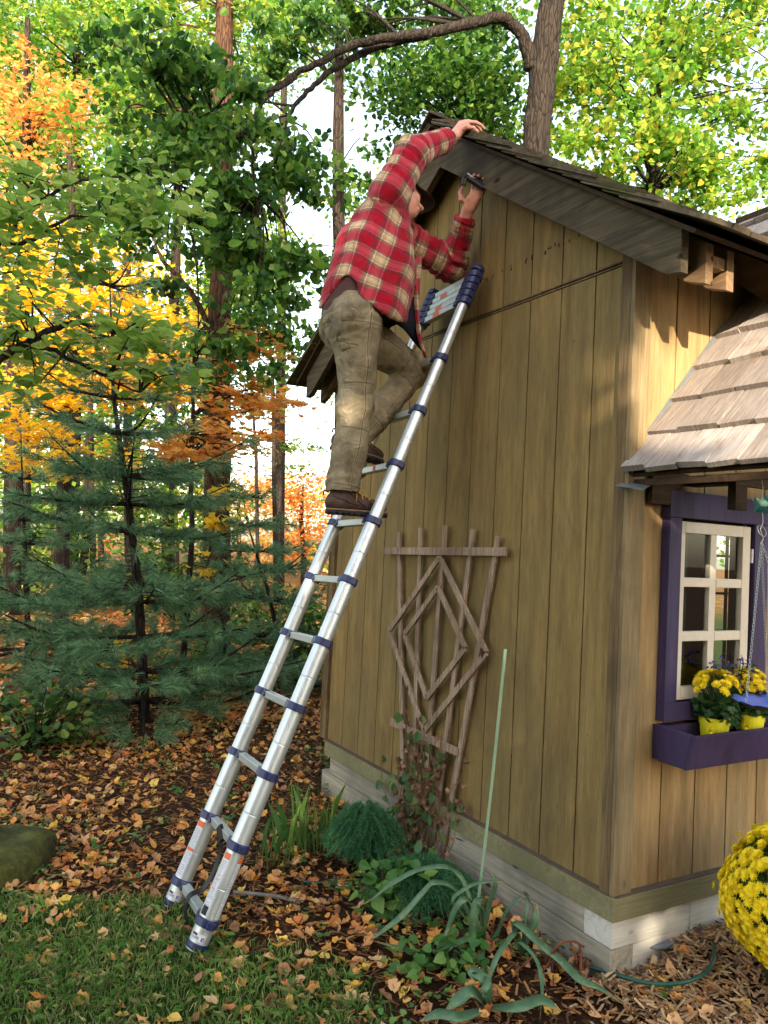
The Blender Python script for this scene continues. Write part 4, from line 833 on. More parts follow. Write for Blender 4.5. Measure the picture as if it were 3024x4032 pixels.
# mossy boulder
bm = bmesh.new(); bmesh.ops.create_icosphere(bm, subdivisions=5, radius=1.0)
me = bpy.data.meshes.new('boulder'); bm.to_mesh(me); bm.free(); V = np.array([v.co[:] for v in me.vertices])
V = np.sign(V)*np.abs(V)**.62; V = V*[.40, .30, .14]; V += (fnoise(V*4.2, 5)*.055)[:, None]*V/np.linalg.norm(V, axis=1)[:, None]; V[:, 2] = np.minimum(V[:, 2], .125+.02*fnoise(V*2.2, 2))
for v, p in zip(me.vertices, V): v.co = p
t = NT('mossy_stone'); n1 = t.noise(t.coord(), 6, 6, .65); n2 = t.noise(t.coord(), 55, 5, .7); c = t.ramp(n1, [(.35, srgb(52, 48, 34)), (.5, srgb(74, 74, 42)), (.65, srgb(98, 98, 50)), (.8, srgb(120, 112, 84))])
c = t.mix(.4, c, t.ramp(n2, [(.3, (.2, .2, .2)), (.7, (.85, .85, .8))]), 'SOFT_LIGHT'); t.bsdf(c, .95, 0, .1, t.bump(t.math('ADD', n1, n2), .9, .012))
rk = tag(link('boulder', me, t.m, smooth=True), 'flat topped mossy boulder cut off by the left edge of the picture', 'boulder'); rk.location = (-2.11, 1.95, .035); rk.rotation_euler = (0, 0, R(-24))
# hose pieces, twig
b = MB(); b.tube(smooth_path([(-.30, .42, .012), (-.15, .24, .015), (-.02, .02, .02), (.05, -.16, .045), (.16, -.24, .075), (.30, -.22, .10), (.52, -.06, .095), (.75, -.05, .10)], 8), .0075, 10)
tag(b.obj('garden_hose', simple('green_hose', srgb(36, 78, 66), .4), smooth=True), 'thin dark green garden hose lying on the wood chips near the shed corner', 'hose')
b = MB(); b.tube(smooth_path([DP(505, 1905, 3.43), DP(560, 1912, 3.42), DP(610, 1930, 3.40), DP(648, 1948, 3.36)], 6)*[1, 1, 0]+[0, 0, .012], .009, 8, True, .1)
tag(b.obj('fallen_stick', simple('grey_stick', srgb(120, 112, 104), .9), smooth=True), 'bare grey stick lying on the soil right of the ladder feet', 'stick')
b = MB(); b.tube(smooth_path([DP(655, 1888, 3.55), DP(700, 1893, 3.55), DP(730, 1898, 3.53)], 6)*[1, 1, 0]+[0, 0, .02], .006, 8); tag(b.obj('garden_hose', simple('green_hose_b', srgb(36, 78, 66), .4), smooth=True), 'short length of green hose showing beside the feathery plants', 'hose')
def at_z0(px, py, h):
    d = DP(px, py, 1.0)-CAM; return CAM+d*((h-CAM[2])/d[2])
# stone by the corner
b = MB(); b.ball(tuple(at_z0(1430, 2040, .075)), .045, 1.5, .6, .2, 8, jit=.12); tag(b.obj('flat_stone', simple('slate_stone', srgb(116, 120, 128), .8)), 'small flat grey stone on the wood chips against the sunlit front timber', 'stone')
# ------------------------------------------------------------------ trellis
tw = wood_mat('weathered_lath', 2, srgb(92, 68, 58), srgb(156, 134, 114), srgb(186, 168, 146), 2.6)
tx = -.040
trel = empty('trellis', 'weathered wooden fan trellis with two diamonds against the olive plank wall', 'trellis'); trel.location = (tx, 1.25, 0)
def lath(p, q, x0, wd=.033, th=.012, name='lath'):
    b = MB(); b.bar((x0, p[0]-1.25, p[1]), (x0, q[0]-1.25, q[1]), th, wd, (1, 0, 0)); b.obj(name, tw, trel, bevel=.0015)
for p, q in [((1.634, 1.657), (1.425, .0)), ((1.411, 1.682), (1.345, .0)), ((1.182, 1.695), (1.262, .0)), ((.940, 1.677), (1.17, .0)), ((.743, 1.644), (1.09, .0))]: lath(p, q, .012, name='upright')
lath((1.77, 1.545), (.665, 1.575), -.001, .040, name='crosspiece'); lath((1.60, .605), (.965, .597), -.001, .040, name='crosspiece')
for A_ in ([(1.197, 1.53), (1.665, 1.095), (1.262, .63), (.775, 1.102)], [(1.20, 1.375), (1.50, 1.098), (1.254, .80), (.94, 1.10)]):
    for i in range(4): lath(A_[i], A_[(i+1) % 4], -.0015, .031, name='diamond_lath')
# dried vine on it
vine = empty('climbing_vine', 'half dried clematis vine with a few green leaves on the lower trellis', 'vine'); vine.location = (-.06, 1.25, 0)
b = MB(); K = []
for i in range(26):
    y = RNG.uniform(-.22, .22); p = [(0, y*.6, 0)]
    for s in range(6): y += RNG.normal(0, .06); p.append((RNG.uniform(-.03, .012), y*.9, .11*(s+1)*RNG.uniform(.8, 1.1)))
    if i % 2: p = p[:5]
    Q = smooth_path(p, 4); b.tube(Q, .0022, 5, False); K += [Q[j] for j in range(2, len(Q), 2)]
b.obj('stem', simple('dry_stem', srgb(122, 92, 66), .9), vine)
K = np.array(K); s = K[RNG.integers(0, len(K), 95)]+RNG.normal(0, .015, (95, 3)); s[:, 0] = np.minimum(s[:, 0], .005); LM['vine'] = leafmat('vine_leaves', [(70, 110, 60), (96, 134, 74), (120, 150, 90), (60, 98, 60)], .35)
leaf_cloud('foliage', s, .052, HE, LM['vine'], vine, 1.2, .9, up=.3)
s = K[RNG.integers(0, len(K), 190)]+RNG.normal(0, .018, (190, 3)); s[:, 0] = np.minimum(s[:, 0], .005); LM['dry'] = leafmat('dry_leaves', [(110, 80, 62), (140, 104, 82), (92, 66, 54), (160, 126, 100)], .1, .8)
leaf_cloud('dried_foliage', s, .036, tmpl_curl(1), LM['dry'], vine, 1.2, 1.2, up=.2)
# garden stake
b = MB(); Pt = np.array([-.35, .266, 1.195]); Pb = np.array([-.26, .50, -.05]); b.tube(smooth_path([Pb, (Pb+Pt)/2+[.006, .0, 0], Pt], 12), .0062, 10, True, .04)
tag(b.obj('garden_stake', simple('pale_green_stake', srgb(150, 178, 146), .5, var=.08), smooth=True), 'tall thin pale green garden stake leaning up beside the trellis', 'stake')
# ------------------------------------------------------------------ plants in the bed
def at_z(px, py, h):
    d = DP(px, py, 1.0)-CAM; return CAM+d*((h-CAM[2])/d[2])
LM['fern'] = leafmat('feathery_fronds', [(40, 92, 62), (56, 112, 74), (74, 132, 88), (46, 98, 58), (100, 150, 100)], .3, .5)
def feathery(label, c, r, h, n):
    root = empty('feathery_plant', label, 'plant', 'feathery blue green plants'); root.location = (c[0], c[1], 0); b = MB(); N_, T_ = [], []
    for i in range(n):
        a = RNG.uniform(0, 6.283); rr = r*math.sqrt(RNG.random()); top = np.array([math.cos(a)*rr*1.1, math.sin(a)*rr*1.1, h*(1-.55*(rr/r)**2)*RNG.uniform(.7, 1.05)]); end = top+np.array([math.cos(a), math.sin(a), -.7])*r*RNG.uniform(.2, .5); end[2] = max(.02, end[2])
        if top[0]+c[0] > -.05: top[0] = -.05-c[0]
        if end[0]+c[0] > -.05: end[0] = -.05-c[0]
        Q = smooth_path([(math.cos(a)*rr*.2, math.sin(a)*rr*.2, 0), top*[.6, .6, .7], top, end], 5); b.tube(Q, np.linspace(.0018, .0008, len(Q)), 4, False)
        for q, q2 in zip(Q[4:-1], Q[5:]):
            for k in range(7): N_.append(q+(q2-q)*RNG.random()); T_.append((q2-q)/np.linalg.norm(q2-q))
    C = np.array(N_); D = np.array(T_); v = D*.6+RNG.normal(0, .6, C.shape); v /= np.linalg.norm(v, axis=1)[:, None]; ln = RNG.uniform(.012, .03, (len(C), 1)); wd = np.cross(v, RNG.normal(size=v.shape)); wd /= np.linalg.norm(wd, axis=1)[:, None]; wd *= .0009
    V = np.stack([C-wd, C+wd, C+v*ln+wd*.4, C+v*ln-wd*.4], 1).reshape(-1, 3)
    b.obj('stem', LM['fern'], root); link('foliage', npmesh('foliage', V, np.arange(len(V)).reshape(-1, 4)), LM['fern'], root)
feathery('feathery blue green mound just left of the trellis foot', at_z(785, 1868, .0), .155, .30, 420); feathery('feathery green mound in front of the trellis foot, partly under the strap leaves', at_z(912, 1952, 0), .20, .20, 420)
shrub('leafy_plant', 'broad leaved green plant between the two feathery mounds', at_z(838, 1975, 0)*[1, 1, 0], .13, .10, .09, 90, .07, LM['weed'], OV, .05)
shrub('leafy_plant', 'round leaved green weeds under the strap leaves at the bottom', at_z(960, 2090, 0)*[1, 1, 0], .20, .12, .02, 110, .05, LM['weed'], HE, .04)
# strap leaved plants: every leaf a curved tapering strip; path points are (u, v, height) read off the picture of the bed
t = NT('strap_leaf'); n1 = t.noise(t.coord((20, 20, 20)), 1.0, 5, .6); c = t.ramp(n1, [(.3, srgb(70, 100, 70)), (.6, srgb(98, 128, 92)), (.8, srgb(126, 150, 110))]); sx = t.n('SeparateXYZ'); t.l(t.n('Attribute', attribute_name='chart').outputs['Vector'], sx.inputs[0]); vn = t.math('ABSOLUTE', t.math('SINE', t.math('MULTIPLY', sx.outputs['X'], 16.0))); c = t.mix(t.math('MULTIPLY', vn, .3), c, srgb(58, 86, 58)); c = t.mix(t.ramp(t.math('ADD', sx.outputs['Y'], t.math('MULTIPLY', t.math('SUBTRACT', n1, .5), .4)), [(.86, (0, 0, 0)), (.96, (1, 1, 1))]), c, srgb(150, 120, 74)); sp = t.noise(t.coord(), 45, 3, .6); c = t.mix(t.ramp(sp, [(.62, (0, 0, 0)), (.7, (.6, .6, .6))]), c, srgb(150, 146, 92)); b_ = t.bsdf(c, .42, 0, .4, t.bump(n1, .1, .002)); M['strap'] = t.m
cx = lambda u, v: ((1200+u/.9096)*1659/3024, (3100+v/.9096)*1659/3024)
def strap(par, pts, wd, base=None):
    wd *= .8
    P = [at_z(*cx(u, v), h) for u, v, h in pts]; Q = smooth_path(P, 7); T = np.gradient(Q, axis=0); T /= np.linalg.norm(T, axis=1)[:, None]
    view = CAM-Q; view /= np.linalg.norm(view, axis=1)[:, None]; upv = np.array([0, 0, 1.0])*.8+view*.6
    s = np.cross(T, upv); s /= np.linalg.norm(s, axis=1)[:, None]; n = np.cross(s, T); m = len(Q); f = np.linspace(0, 1, m); w_ = wd*np.minimum(1, .55+f*2)*np.clip((1-f)*3.2, .06, 1)**.8
    V = np.stack([Q-s*w_[:, None]*.5+n*w_[:, None]*.16, Q, Q+s*w_[:, None]*.5+n*w_[:, None]*.16, Q+s*w_[:, None]*.48+n*w_[:, None]*.08, Q-n*.0022, Q-s*w_[:, None]*.48+n*w_[:, None]*.08], 1); V = V-np.array(par.location)
    F = [(i*6+k, i*6+(k+1) % 6, i*6+6+(k+1) % 6, i*6+6+k) for i in range(m-1) for k in range(6)]
    me = npmesh('leaf', V.reshape(-1, 3), F, True); at_ = me.attributes.new('chart', 'FLOAT_VECTOR', 'POINT'); ac = np.tile([-1, 0, 1, .9, 0, -.9], m); at_.data.foreach_set('vector', np.stack([ac, np.repeat(f, 6), np.full(m*6, RNG.random())], 1).astype(np.float32).ravel()); link('leaf', me, M['strap'], par)
lk = empty('strap_leaved_plant', 'clump of arching blue green strap leaves at the foot of the stake', 'plant'); lk.location = tuple(at_z(*cx(630, 555), 0))
for pts, wd in [([(635, 545, 0), (575, 355, .20), (540, 305, .25), (490, 285, .28), (400, 300, .24), (310, 348, .18), (240, 402, .1), (172, 432, .05)], .030), ([(632, 550, 0), (545, 378, .20), (470, 342, .26), (430, 372, .22), (350, 460, .12), (260, 530, .05), (232, 547, .02)], .032),
    ([(640, 560, 0), (600, 540, .06), (540, 562, .07), (462, 605, .04), (400, 592, .03), (330, 573, .03), (238, 548, .02)], .032), ([(634, 560, 0), (600, 420, .18), (568, 405, .22), (540, 440, .18), (515, 505, .1), (482, 575, .03)], .034), ([(640, 560, 0), (632, 430, .2), (618, 412, .22), (605, 470, .16), (600, 560, .06), (608, 660, .02)], .040),
    ([(640, 540, 0), (662, 420, .15), (682, 350, .24), (664, 292, .30)], .026), ([(636, 550, 0), (560, 450, .14), (532, 400, .2), (590, 355, .24), (650, 340, .26), (722, 336, .26)], .020), ([(660, 560, 0), (690, 520, .04), (720, 450, .12), (760, 402, .18), (792, 392, .2)], .020), ([(650, 560, 0), (635, 600, .03), (652, 690, .01)], .026)]: strap(lk, pts, wd)
lk2 = empty('strap_leaved_plant', 'second clump of strap leaves nearer the shed corner with one long flopped leaf', 'plant'); lk2.location = tuple(at_z(*cx(770, 600), 0))
for pts, wd in [([(772, 600, 0), (800, 530, .08), (826, 480, .14), (832, 420, .2)], .042), ([(775, 600, 0), (752, 488, .13), (850, 568, .1), (920, 625, .07), (985, 690, .05), (1060, 722, .03), (1142, 778, .03)], .040), ([(770, 600, 0), (760, 520, .10), (700, 590, .08), (672, 650, .04), (658, 716, .02)], .026), ([(772, 600, 0), (768, 555, .1), (830, 620, .08), (850, 720, .04), (842, 830, .02)], .018), ([(775, 600, 0), (795, 440, .18), (800, 400, .2), (830, 460, .12)], .016)]: strap(lk2, pts, wd)
lk3 = empty('strap_leaved_plant', 'broad drooping green leaves at the bottom middle of the bed', 'plant'); lk3.location = tuple(at_z(*cx(655, 790), 0))
for pts, wd in [([(655, 790, 0), (648, 700, .10), (600, 662, .12), (612, 700, .1)], .05), ([(655, 790, 0), (600, 735, .07), (555, 760, .05), (500, 805, .02)], .055), ([(655, 790, 0), (560, 825, .05), (480, 815, .05), (412, 838, .02)], .045), ([(655, 790, 0), (760, 790, .06), (850, 765, .06), (915, 805, .03)], .05), ([(655, 790, 0), (640, 740, .08), (655, 700, .11), (662, 650, .12)], .03)]: strap(lk3, pts, wd)
dp = empty('withered_plant', 'brown withered drooping stems beside the second strap leaved clump', 'plant'); dp.location = tuple(at_z(*cx(860, 640), 0)); b = MB()
for pts in [[(860, 640, 0), (880, 600, .08), (910, 562, .13), (960, 552, .13), (1000, 572, .1)], [(905, 565, .12), (890, 600, .08), (862, 650, .03)], [(985, 565, .11), (990, 610, .07), (985, 700, .02)], [(860, 640, 0), (830, 600, .06), (780, 640, .03)], [(950, 555, .12), (968, 600, .08), (975, 640, .04)]]:
    b.tube(smooth_path([at_z(*cx(u, v), h) for u, v, h in pts], 5)-np.array(dp.location), .0045, 6, False, .3)
b.obj('stem', simple('withered_brown', srgb(110, 66, 40), .9), dp); s = np.array([at_z(*cx(u+RNG.normal(0, 12), v+RNG.normal(0, 18)), .05) for u, v in [(880, 620), (900, 600), (985, 620), (990, 660), (870, 650), (975, 640)]*5])-np.array(dp.location)
leaf_cloud('dried_foliage', s, .05, tmpl_curl(1), LM['dry'], dp, 1.5, 1.3, up=.1)
# ------------------------------------------------------------------ mums, pots, ornaments by the window
LM['mum'] = leafmat('yellow_petals', [(240, 216, 24), (246, 228, 40), (236, 206, 16), (250, 236, 70)], .25, .5); LM['mumleaf'] = leafmat('mum_leaves', [(40, 70, 34), (56, 88, 44), (70, 100, 52)], .25, .5)
def blossoms(C, D, r, np_=18, rings=2):
    o = []; 
    for k in range(rings):
        N = len(C); c = np.repeat(C, np_, 0); d = np.repeat(D, np_, 0); a = np.tile(np.arange(np_)*2*math.pi/np_+k*.2, N)+RNG.normal(0, .08, N*np_)
        e1 = np.cross(d, [0.3, .2, .9]); e1 /= np.linalg.norm(e1, axis=1)[:, None]; e2 = np.cross(d, e1); rad_ = e1*np.cos(a)[:, None]+e2*np.sin(a)[:, None]; el = .15+.75*k/max(1, rings-1) if rings > 1 else .3
        tip = rad_*(1-el*.55)+d*el; nrm = d-rad_*el; o.append(scatter(c+d*.1*r, nrm, tip, np.full(len(c), r*(1-.25*k/rings))*RNG.uniform(.85, 1.1, len(c)), (np.array([(0, 0, 0), (.16, .5, .03), (0, 1, -.06), (-.16, .5, .03)], float), [(0, 1, 2, 3)])))
    return join(o)
def pot(par, c, r0, r1, h, mat):
    b = MB(); c = np.array(c, float); n = 28; b.tube([c, c+[0, 0, h*.82], c+[0, 0, h*.82], c+[0, 0, h], c+[0, 0, h], c+[0, 0, h*.85]], [r0, r1, r1*1.06, r1*1.07, r1*.96, r1*.95], n); return b.obj('pot', mat, par, smooth=False)
ypot = simple('yellow_pot', srgb(226, 214, 40), .45, var=.03, bump=.02)
def potted_mum(label, x, y, z):
    root = empty('potted_mum', label, 'potted plant', 'yellow mums in the window box'); root.location = (x, y, z); pot(root, (0, 0, 0), .044, .055, .150, ypot)
    b = MB(); b.ball((0, 0, .138), .050, 1, 1, .2, 12); b.obj('soil', M['dark'], root)
    K = []; 
    while len(K) < 74:
        u = RNG.normal(size=3); u /= np.linalg.norm(u)
        if u[2] > -.15: K.append(u*[.088, .080, .062]*RNG.uniform(.8, 1.05)+[0, 0, .265])
    K = np.array(K+[np.array([-.062, -.03, .105])]); D = K-[0, 0, .21]; D[-1] = [-1, -.8, -.2]; D /= np.linalg.norm(D, axis=1)[:, None]; V, F = blossoms(K, D, .0185, 14, 3); link('blossoms', npmesh('blossoms', V, F), LM['mum'], root)
    b = MB()
    for q in K[::2]: b.tube(smooth_path([(q[0]*.1, q[1]*.1, .13), q*[.4, .4, 1]-[0, 0, .07], q-[0, 0, .005]], 4), .0018, 5, False)
    b.obj('stem', LM['mumleaf'], root); n = 170; a = RNG.uniform(0, 6.28, n); rr = .075*np.sqrt(RNG.random(n)); C = np.stack([np.cos(a)*rr, np.sin(a)*rr, RNG.uniform(.14, .23, n)], 1); leaf_cloud('foliage', C, .034, tmpl_maple(), LM['mumleaf'], root, .4, .6); return root
potted_mum('yellow potted mum at the left end of the purple window box', .418, -.105, .815); potted_mum('yellow potted mum at the right edge in the purple window box', .64, -.105, .815)
sv = empty('purple_flower_plant', 'dark leaved plant with small purple flowers between the yellow pots', 'potted plant'); sv.location = (.545, -.085, .813); pot(sv, (0, 0, 0), .042, .05, .09, M['black']); b = MB(); K = []; S_ = []
for i in range(26):
    a = RNG.uniform(0, 6.28); r_ = RNG.uniform(.02, .12); e = np.array([math.cos(a)*r_, math.sin(a)*r_*.7, RNG.uniform(.24, .38)]); Q = smooth_path([(0, 0, .07), e*[.5, .5, .6], e], 5); b.tube(Q, .0018, 5, False); K += list(Q[3:]); S_.append(e)
b.obj('stem', LM['mumleaf'], sv); K = np.array(K); leaf_cloud('foliage', K[RNG.integers(0, len(K), 240)]+RNG.normal(0, .008, (240, 3)), .040, (OV[0]*[.45, 1, 1], OV[1]), LM['mumleaf'], sv, .1, .8)
LM['purple'] = leafmat('purple_petals', [(120, 96, 190), (96, 70, 160), (70, 46, 70), (84, 56, 84)], .3); S_ = np.array(S_); leaf_cloud('blossoms', np.repeat(S_, 7, 0)+RNG.normal(0, .009, (len(S_)*7, 3)), .017, OV, LM['purple'], sv, .2, 1.0)
# big mum on the ground
bmum = empty('mum_bush', 'large round yellow flowering mum on the ground at the right edge', 'flowering plant'); bmum.location = (.435, -.48, .055); tp_ = pot(bmum, (0, 0, 0), .11, .14, .2, simple('dark_green_pot', srgb(30, 44, 34), .5))
K = []
while len(K) < 1500:
    u = RNG.normal(size=3); u /= np.linalg.norm(u)
    if u[2] > -.72: K.append(u*[.262, .262, .25]*(1+.03*RNG.normal()+.05*math.sin(3*u[0]+5*u[2]+1)*math.cos(4*u[1]-2*u[0]))+[0, 0, .34])
K = np.array(K); D = K-[0, 0, .32]; D /= np.linalg.norm(D, axis=1)[:, None]; V, F = blossoms(K, D, .021, 12, 3); link('blossoms', npmesh('blossoms', V, F), LM['mum'], bmum)
b = MB(); b.ball((0, 0, .34), .20, 1, 1, .95, 24, jit=.03); b.obj('inner_foliage', LM['mumleaf'], bmum); u = RNG.normal(size=(1500, 3)); u /= np.linalg.norm(u, axis=1)[:, None]; u = u[u[:, 2] > -.8]; leaf_cloud('foliage', u*[.235, .235, .22]*RNG.uniform(.85, 1.05, (len(u), 1))+[0, 0, .34], .035, tmpl_maple(), LM['mumleaf'], bmum, .4, 1.0)
# hanging dish on chains
hd = empty('hanging_dish', 'blue scalloped metal dish hanging on thin chains in front of the window', 'hanging dish'); hx = np.array([.245, -.40, 1.655]); hd.location = Vector(hx); dz = -.600; rd = .135; cc = np.array([.085, -.02, dz])
V = []; F = []; n = 48; rings_ = 7
for s, off in ((1, 0), (1, -.003)):
    for i in range(rings_+1):
        f = i/rings_
        for k in range(n): a = 2*math.pi*k/n; sc_ = 1+.10*abs(math.sin(a*6))*f; V.append(cc+np.array([math.cos(a)*rd*f*sc_, math.sin(a)*rd*f*sc_, .030*f**2+.008*f*abs(math.sin(a*6))+off]))
m = (rings_+1)*n
for i in range(rings_):
    for k in range(n): q = (i*n+k, i*n+(k+1) % n, (i+1)*n+(k+1) % n, (i+1)*n+k); F.append(q); F.append(tuple(x+m for x in q[::-1]))
for k in range(n): F.append((rings_*n+k, rings_*n+(k+1) % n, rings_*n+(k+1) % n+m, rings_*n+k+m))
mi = [0 if (j % 2 == 0) else 1 for j in range(rings_*n*2)]+[0]*n
o = link('dish', npmesh('dish', V, F, True, mi), [simple('blue_enamel', srgb(70, 104, 190), .3, var=.1), simple('dark_metal', srgb(40, 34, 32), .5)], hd)
def chain(par, p, q, r=.0042):
    p = np.array(p, float); q = np.array(q, float); n = int(np.linalg.norm(q-p)/.0115); b = MB(); t_ = (q-p)/np.linalg.norm(q-p); a, c_, _ = fit_frame(t_)
    for i in range(n):
        m = p+(q-p)*(i+.5)/n; s = a if i % 2 else c_; k = np.arange(10)*2*math.pi/9; P = [m+t_*math.cos(x)*.0078+s*math.sin(x)*r for x in k]; b.tube(P, .0011, 5, False)
    b.obj('chain', M['alu2'], par)
for k in range(3): a = 2*math.pi*k/3+2.9; chain(hd, (0, 0, 0), cc+np.array([math.cos(a)*rd*.98, math.sin(a)*rd*.98, .034]))
b = MB(); b.tube(smooth_path([(0, 0, 0), (.008, 0, .015), (-.008, 0, .045), (.004, 0, .07), (0, 0, .11), (0, 0, .16)], 6), .0014, 6, False); b.tube(np.array([(math.cos(x)*.022, math.sin(x)*.008, .04+.02*math.sin(x)) for x in np.linspace(0, 6.6, 24)]), .001, 5, False); b.obj('hook', M['alu2'], hd)
og = empty('garden_ornament', 'small green metal insect ornament with leaf shaped wings under the porch eave', 'ornament'); og.location = (.235, -.40, 1.792); green = simple('teal_metal', srgb(22, 78, 70), .4); mint = simple('mint_paint', srgb(140, 190, 160), .4)
b = MB(); b.ball((0, 0, 0), .022, 1.6, .8, .75, 14); b.obj('body', mint, og, smooth=True)
for s in (-1, 1): b = MB(); b.ball((-.033, .006*s, .012), .006, n=10); b.obj('eye', simple('white_eye', (.7, .7, .7), .3), og, smooth=True)
for a, tl, ln in ((-2.6, -.35, .10), (-2.9, -.6, .085), (-.2, .1, .1), (.5, -.3, .09)):
    d = np.array([math.cos(a), math.sin(a)*.5, tl]); d /= np.linalg.norm(d); sV, sF = scatter(np.array([[.01, 0, .0]]), np.array([[.1, -.8, .6]]), d[None], np.array([ln]), OV); o = link('wing', npmesh('wing', sV, sF), green, og); md = o.modifiers.new('solid', 'SOLIDIFY'); md.thickness = .0015
b = MB(); b.tube(smooth_path([(0, 0, .01), (.01, 0, .05), (0, 0, .09)], 5), .001, 5, False); b.obj('wire', M['alu2'], og)
# ------------------------------------------------------------------ distance-field bodies
class Field:
    def __init__(s, lo, hi, h):
        s.lo = np.array(lo, float); s.h = h; s.n = np.ceil((np.array(hi)-s.lo)/h).astype(int)+1
        g = [s.lo[i]+h*np.arange(s.n[i]) for i in range(3)]; s.P = np.stack(np.meshgrid(*g, indexing='ij'), -1).reshape(-1, 3).astype(np.float32); s.d = np.full(len(s.P), 9.0, np.float32)
    def un(s, d, k=.0):
        if k <= 0: s.d = np.minimum(s.d, d)
        else: h = np.clip(.5+.5*(s.d-d)/k, 0, 1); s.d = s.d*(1-h)+d*h-k*h*(1-h)
    def sub(s, d, k=0.0): s.cut(-d)
    def cut(s, d): s.d = np.maximum(s.d, d)
    def cone(s, a, b, ra, rb):
        a = np.array(a, np.float32); b = np.array(b, np.float32); ab = b-a; t = np.clip(((s.P-a)@ab)/(ab@ab), 0, 1); return np.linalg.norm(s.P-a-t[:, None]*ab, axis=1)-(ra+(rb-ra)*t)
    def ell(s, c, r, ax=None):
        p = s.P-np.array(c, np.float32)
        if ax is not None: p = p@np.array(ax, np.float32).T
        r = np.array(r, np.float32); k0 = np.linalg.norm(p/r, axis=1); k1 = np.linalg.norm(p/(r*r), axis=1)+1e-6; return k0*(k0-1)/k1
    def loft(s, st, side, fwd):
        """st: list of (centre, half side, half depth); elliptic tube along the chain"""
        C = np.array([q[0] for q in st], np.float32); best = np.full(len(s.P), 9.0, np.float32)
        for i in range(len(st)-1):
            a, b = C[i], C[i+1]; ab = b-a; t = np.clip(((s.P-a)@ab)/(ab@ab), 0, 1); q = s.P-a-t[:, None]*ab; A = st[i][1]+(st[i+1][1]-st[i][1])*t; B = st[i][2]+(st[i+1][2]-st[i][2])*t
            u = q@np.array(side, np.float32); v = q@np.array(fwd, np.float32); ax = ab/np.linalg.norm(ab); w_ = q@ax
            k = np.sqrt((u/A)**2+(v/B)**2+(w_/np.minimum(A, B))**2); best = np.minimum(best, (k-1)*np.minimum(A, B)*.95)
        return best
    def mesh(s):
        d = s.d.reshape(s.n); sg = d < 0; n = s.n; cell = np.zeros(n-1, bool); cnt = np.zeros(n-1, np.int8)
        for i in (0, 1):
            for j in (0, 1):
                for k in (0, 1): cnt += sg[i:n[0]-1+i, j:n[1]-1+j, k:n[2]-1+k]
        act = (cnt > 0) & (cnt < 8); I = np.argwhere(act); idx = np.full(n-1, -1, np.int64); idx[act] = np.arange(len(I)); acc = np.zeros((len(I), 3)); w_ = np.zeros(len(I))
        cs = [(i, j, k) for i in (0, 1) for j in (0, 1) for k in (0, 1)]
        for a in cs:
            for ax in range(3):
                if a[ax]: continue
                b = list(a); b[ax] = 1; da = d[I[:, 0]+a[0], I[:, 1]+a[1], I[:, 2]+a[2]]; db = d[I[:, 0]+b[0], I[:, 1]+b[1], I[:, 2]+b[2]]; m = (da < 0) != (db < 0); t = np.where(m, da/(da-db+1e-12), 0); p = np.repeat(np.array([a], float), len(I), 0); p[:, ax] = t; acc += p*m[:, None]; w_ += m
        V = s.lo+(I+acc/w_[:, None])*s.h; F = []
        for ax in range(3):
            o = [x for x in range(3) if x != ax]; sl0 = [slice(None)]*3; sl1 = [slice(None)]*3; sl0[ax] = slice(0, -1); sl1[ax] = slice(1, None); A = sg[tuple(sl0)]; B = sg[tuple(sl1)]; E = np.argwhere(A != B)
            E = E[(E[:, o[0]] > 0) & (E[:, o[1]] > 0) & (E[:, o[0]] < n[o[0]]-1) & (E[:, o[1]] < n[o[1]]-1)]; fl = A[tuple(E.T)]
            q = []
            for da, db in ((-1, -1), (0, -1), (0, 0), (-1, 0)): e = E.copy(); e[:, o[0]] += da; e[:, o[1]] += db; q.append(idx[tuple(e.T)])
            q = np.stack(q, 1); flip = fl if ax != 1 else ~fl; q[~flip] = q[~flip][:, ::-1]; F.append(q)
        F = np.concatenate(F); return V, F[(F >= 0).all(1)]
def vnormals(V, F):
    N = np.zeros_like(V); n = np.cross(V[F[:, 2]]-V[F[:, 0]], V[F[:, 3]]-V[F[:, 1]])
    for k in range(4): np.add.at(N, F[:, k], n)
    return N/(np.linalg.norm(N, axis=1)[:, None]+1e-12)
def relax(V, F, it=2):
    for _ in range(it):
        S = np.zeros_like(V); c = np.zeros(len(V))
        for a, b in ((0, 1), (1, 2), (2, 3), (3, 0)): np.add.at(S, F[:, a], V[F[:, b]]); np.add.at(c, F[:, a], 1); np.add.at(S, F[:, b], V[F[:, a]]); np.add.at(c, F[:, b], 1)
        V = V*.5+.5*S/np.maximum(c, 1)[:, None]
    return V
def chart(V, segs):
    """nearest limb segment: returns (around, along, segment index); segs = (a, b, ra, rb, ref, s0)"""
    best = np.full(len(V), 9.0); out = np.zeros((len(V), 3)); TH = np.zeros(len(V))
    for i, (a, b, ra, rb, ref, s0) in enumerate(segs):
        a = np.array(a, float); b = np.array(b, float); ab = b-a; ln = np.linalg.norm(ab); t_ = ab/ln; e1 = np.array(ref, float); e1 = e1-t_*(e1@t_); e1 /= np.linalg.norm(e1); e2 = np.cross(t_, e1)
        s = ((V-a)@t_); tc = np.clip(s/ln, 0, 1); q = V-a-tc[:, None]*ab; r = ra+(rb-ra)*tc; dd = np.linalg.norm(q, axis=1)/r; th = np.arctan2(q@e2, q@e1); m = dd < best; best[m] = dd[m]; out[m, 0] = (th*(ra+rb)/2)[m]; out[m, 1] = (s0+s)[m]; out[m, 2] = i; TH[m] = th[m]
    return out, TH
def fobj(name, V, F, mat, parent, attr=None):
    me = npmesh(name, V, F, True)
    if attr is not None: a = me.attributes.new('chart', 'FLOAT_VECTOR', 'POINT'); a.data.foreach_set('vector', attr.astype(np.float32).ravel())
    return link(name, me, mat, parent)
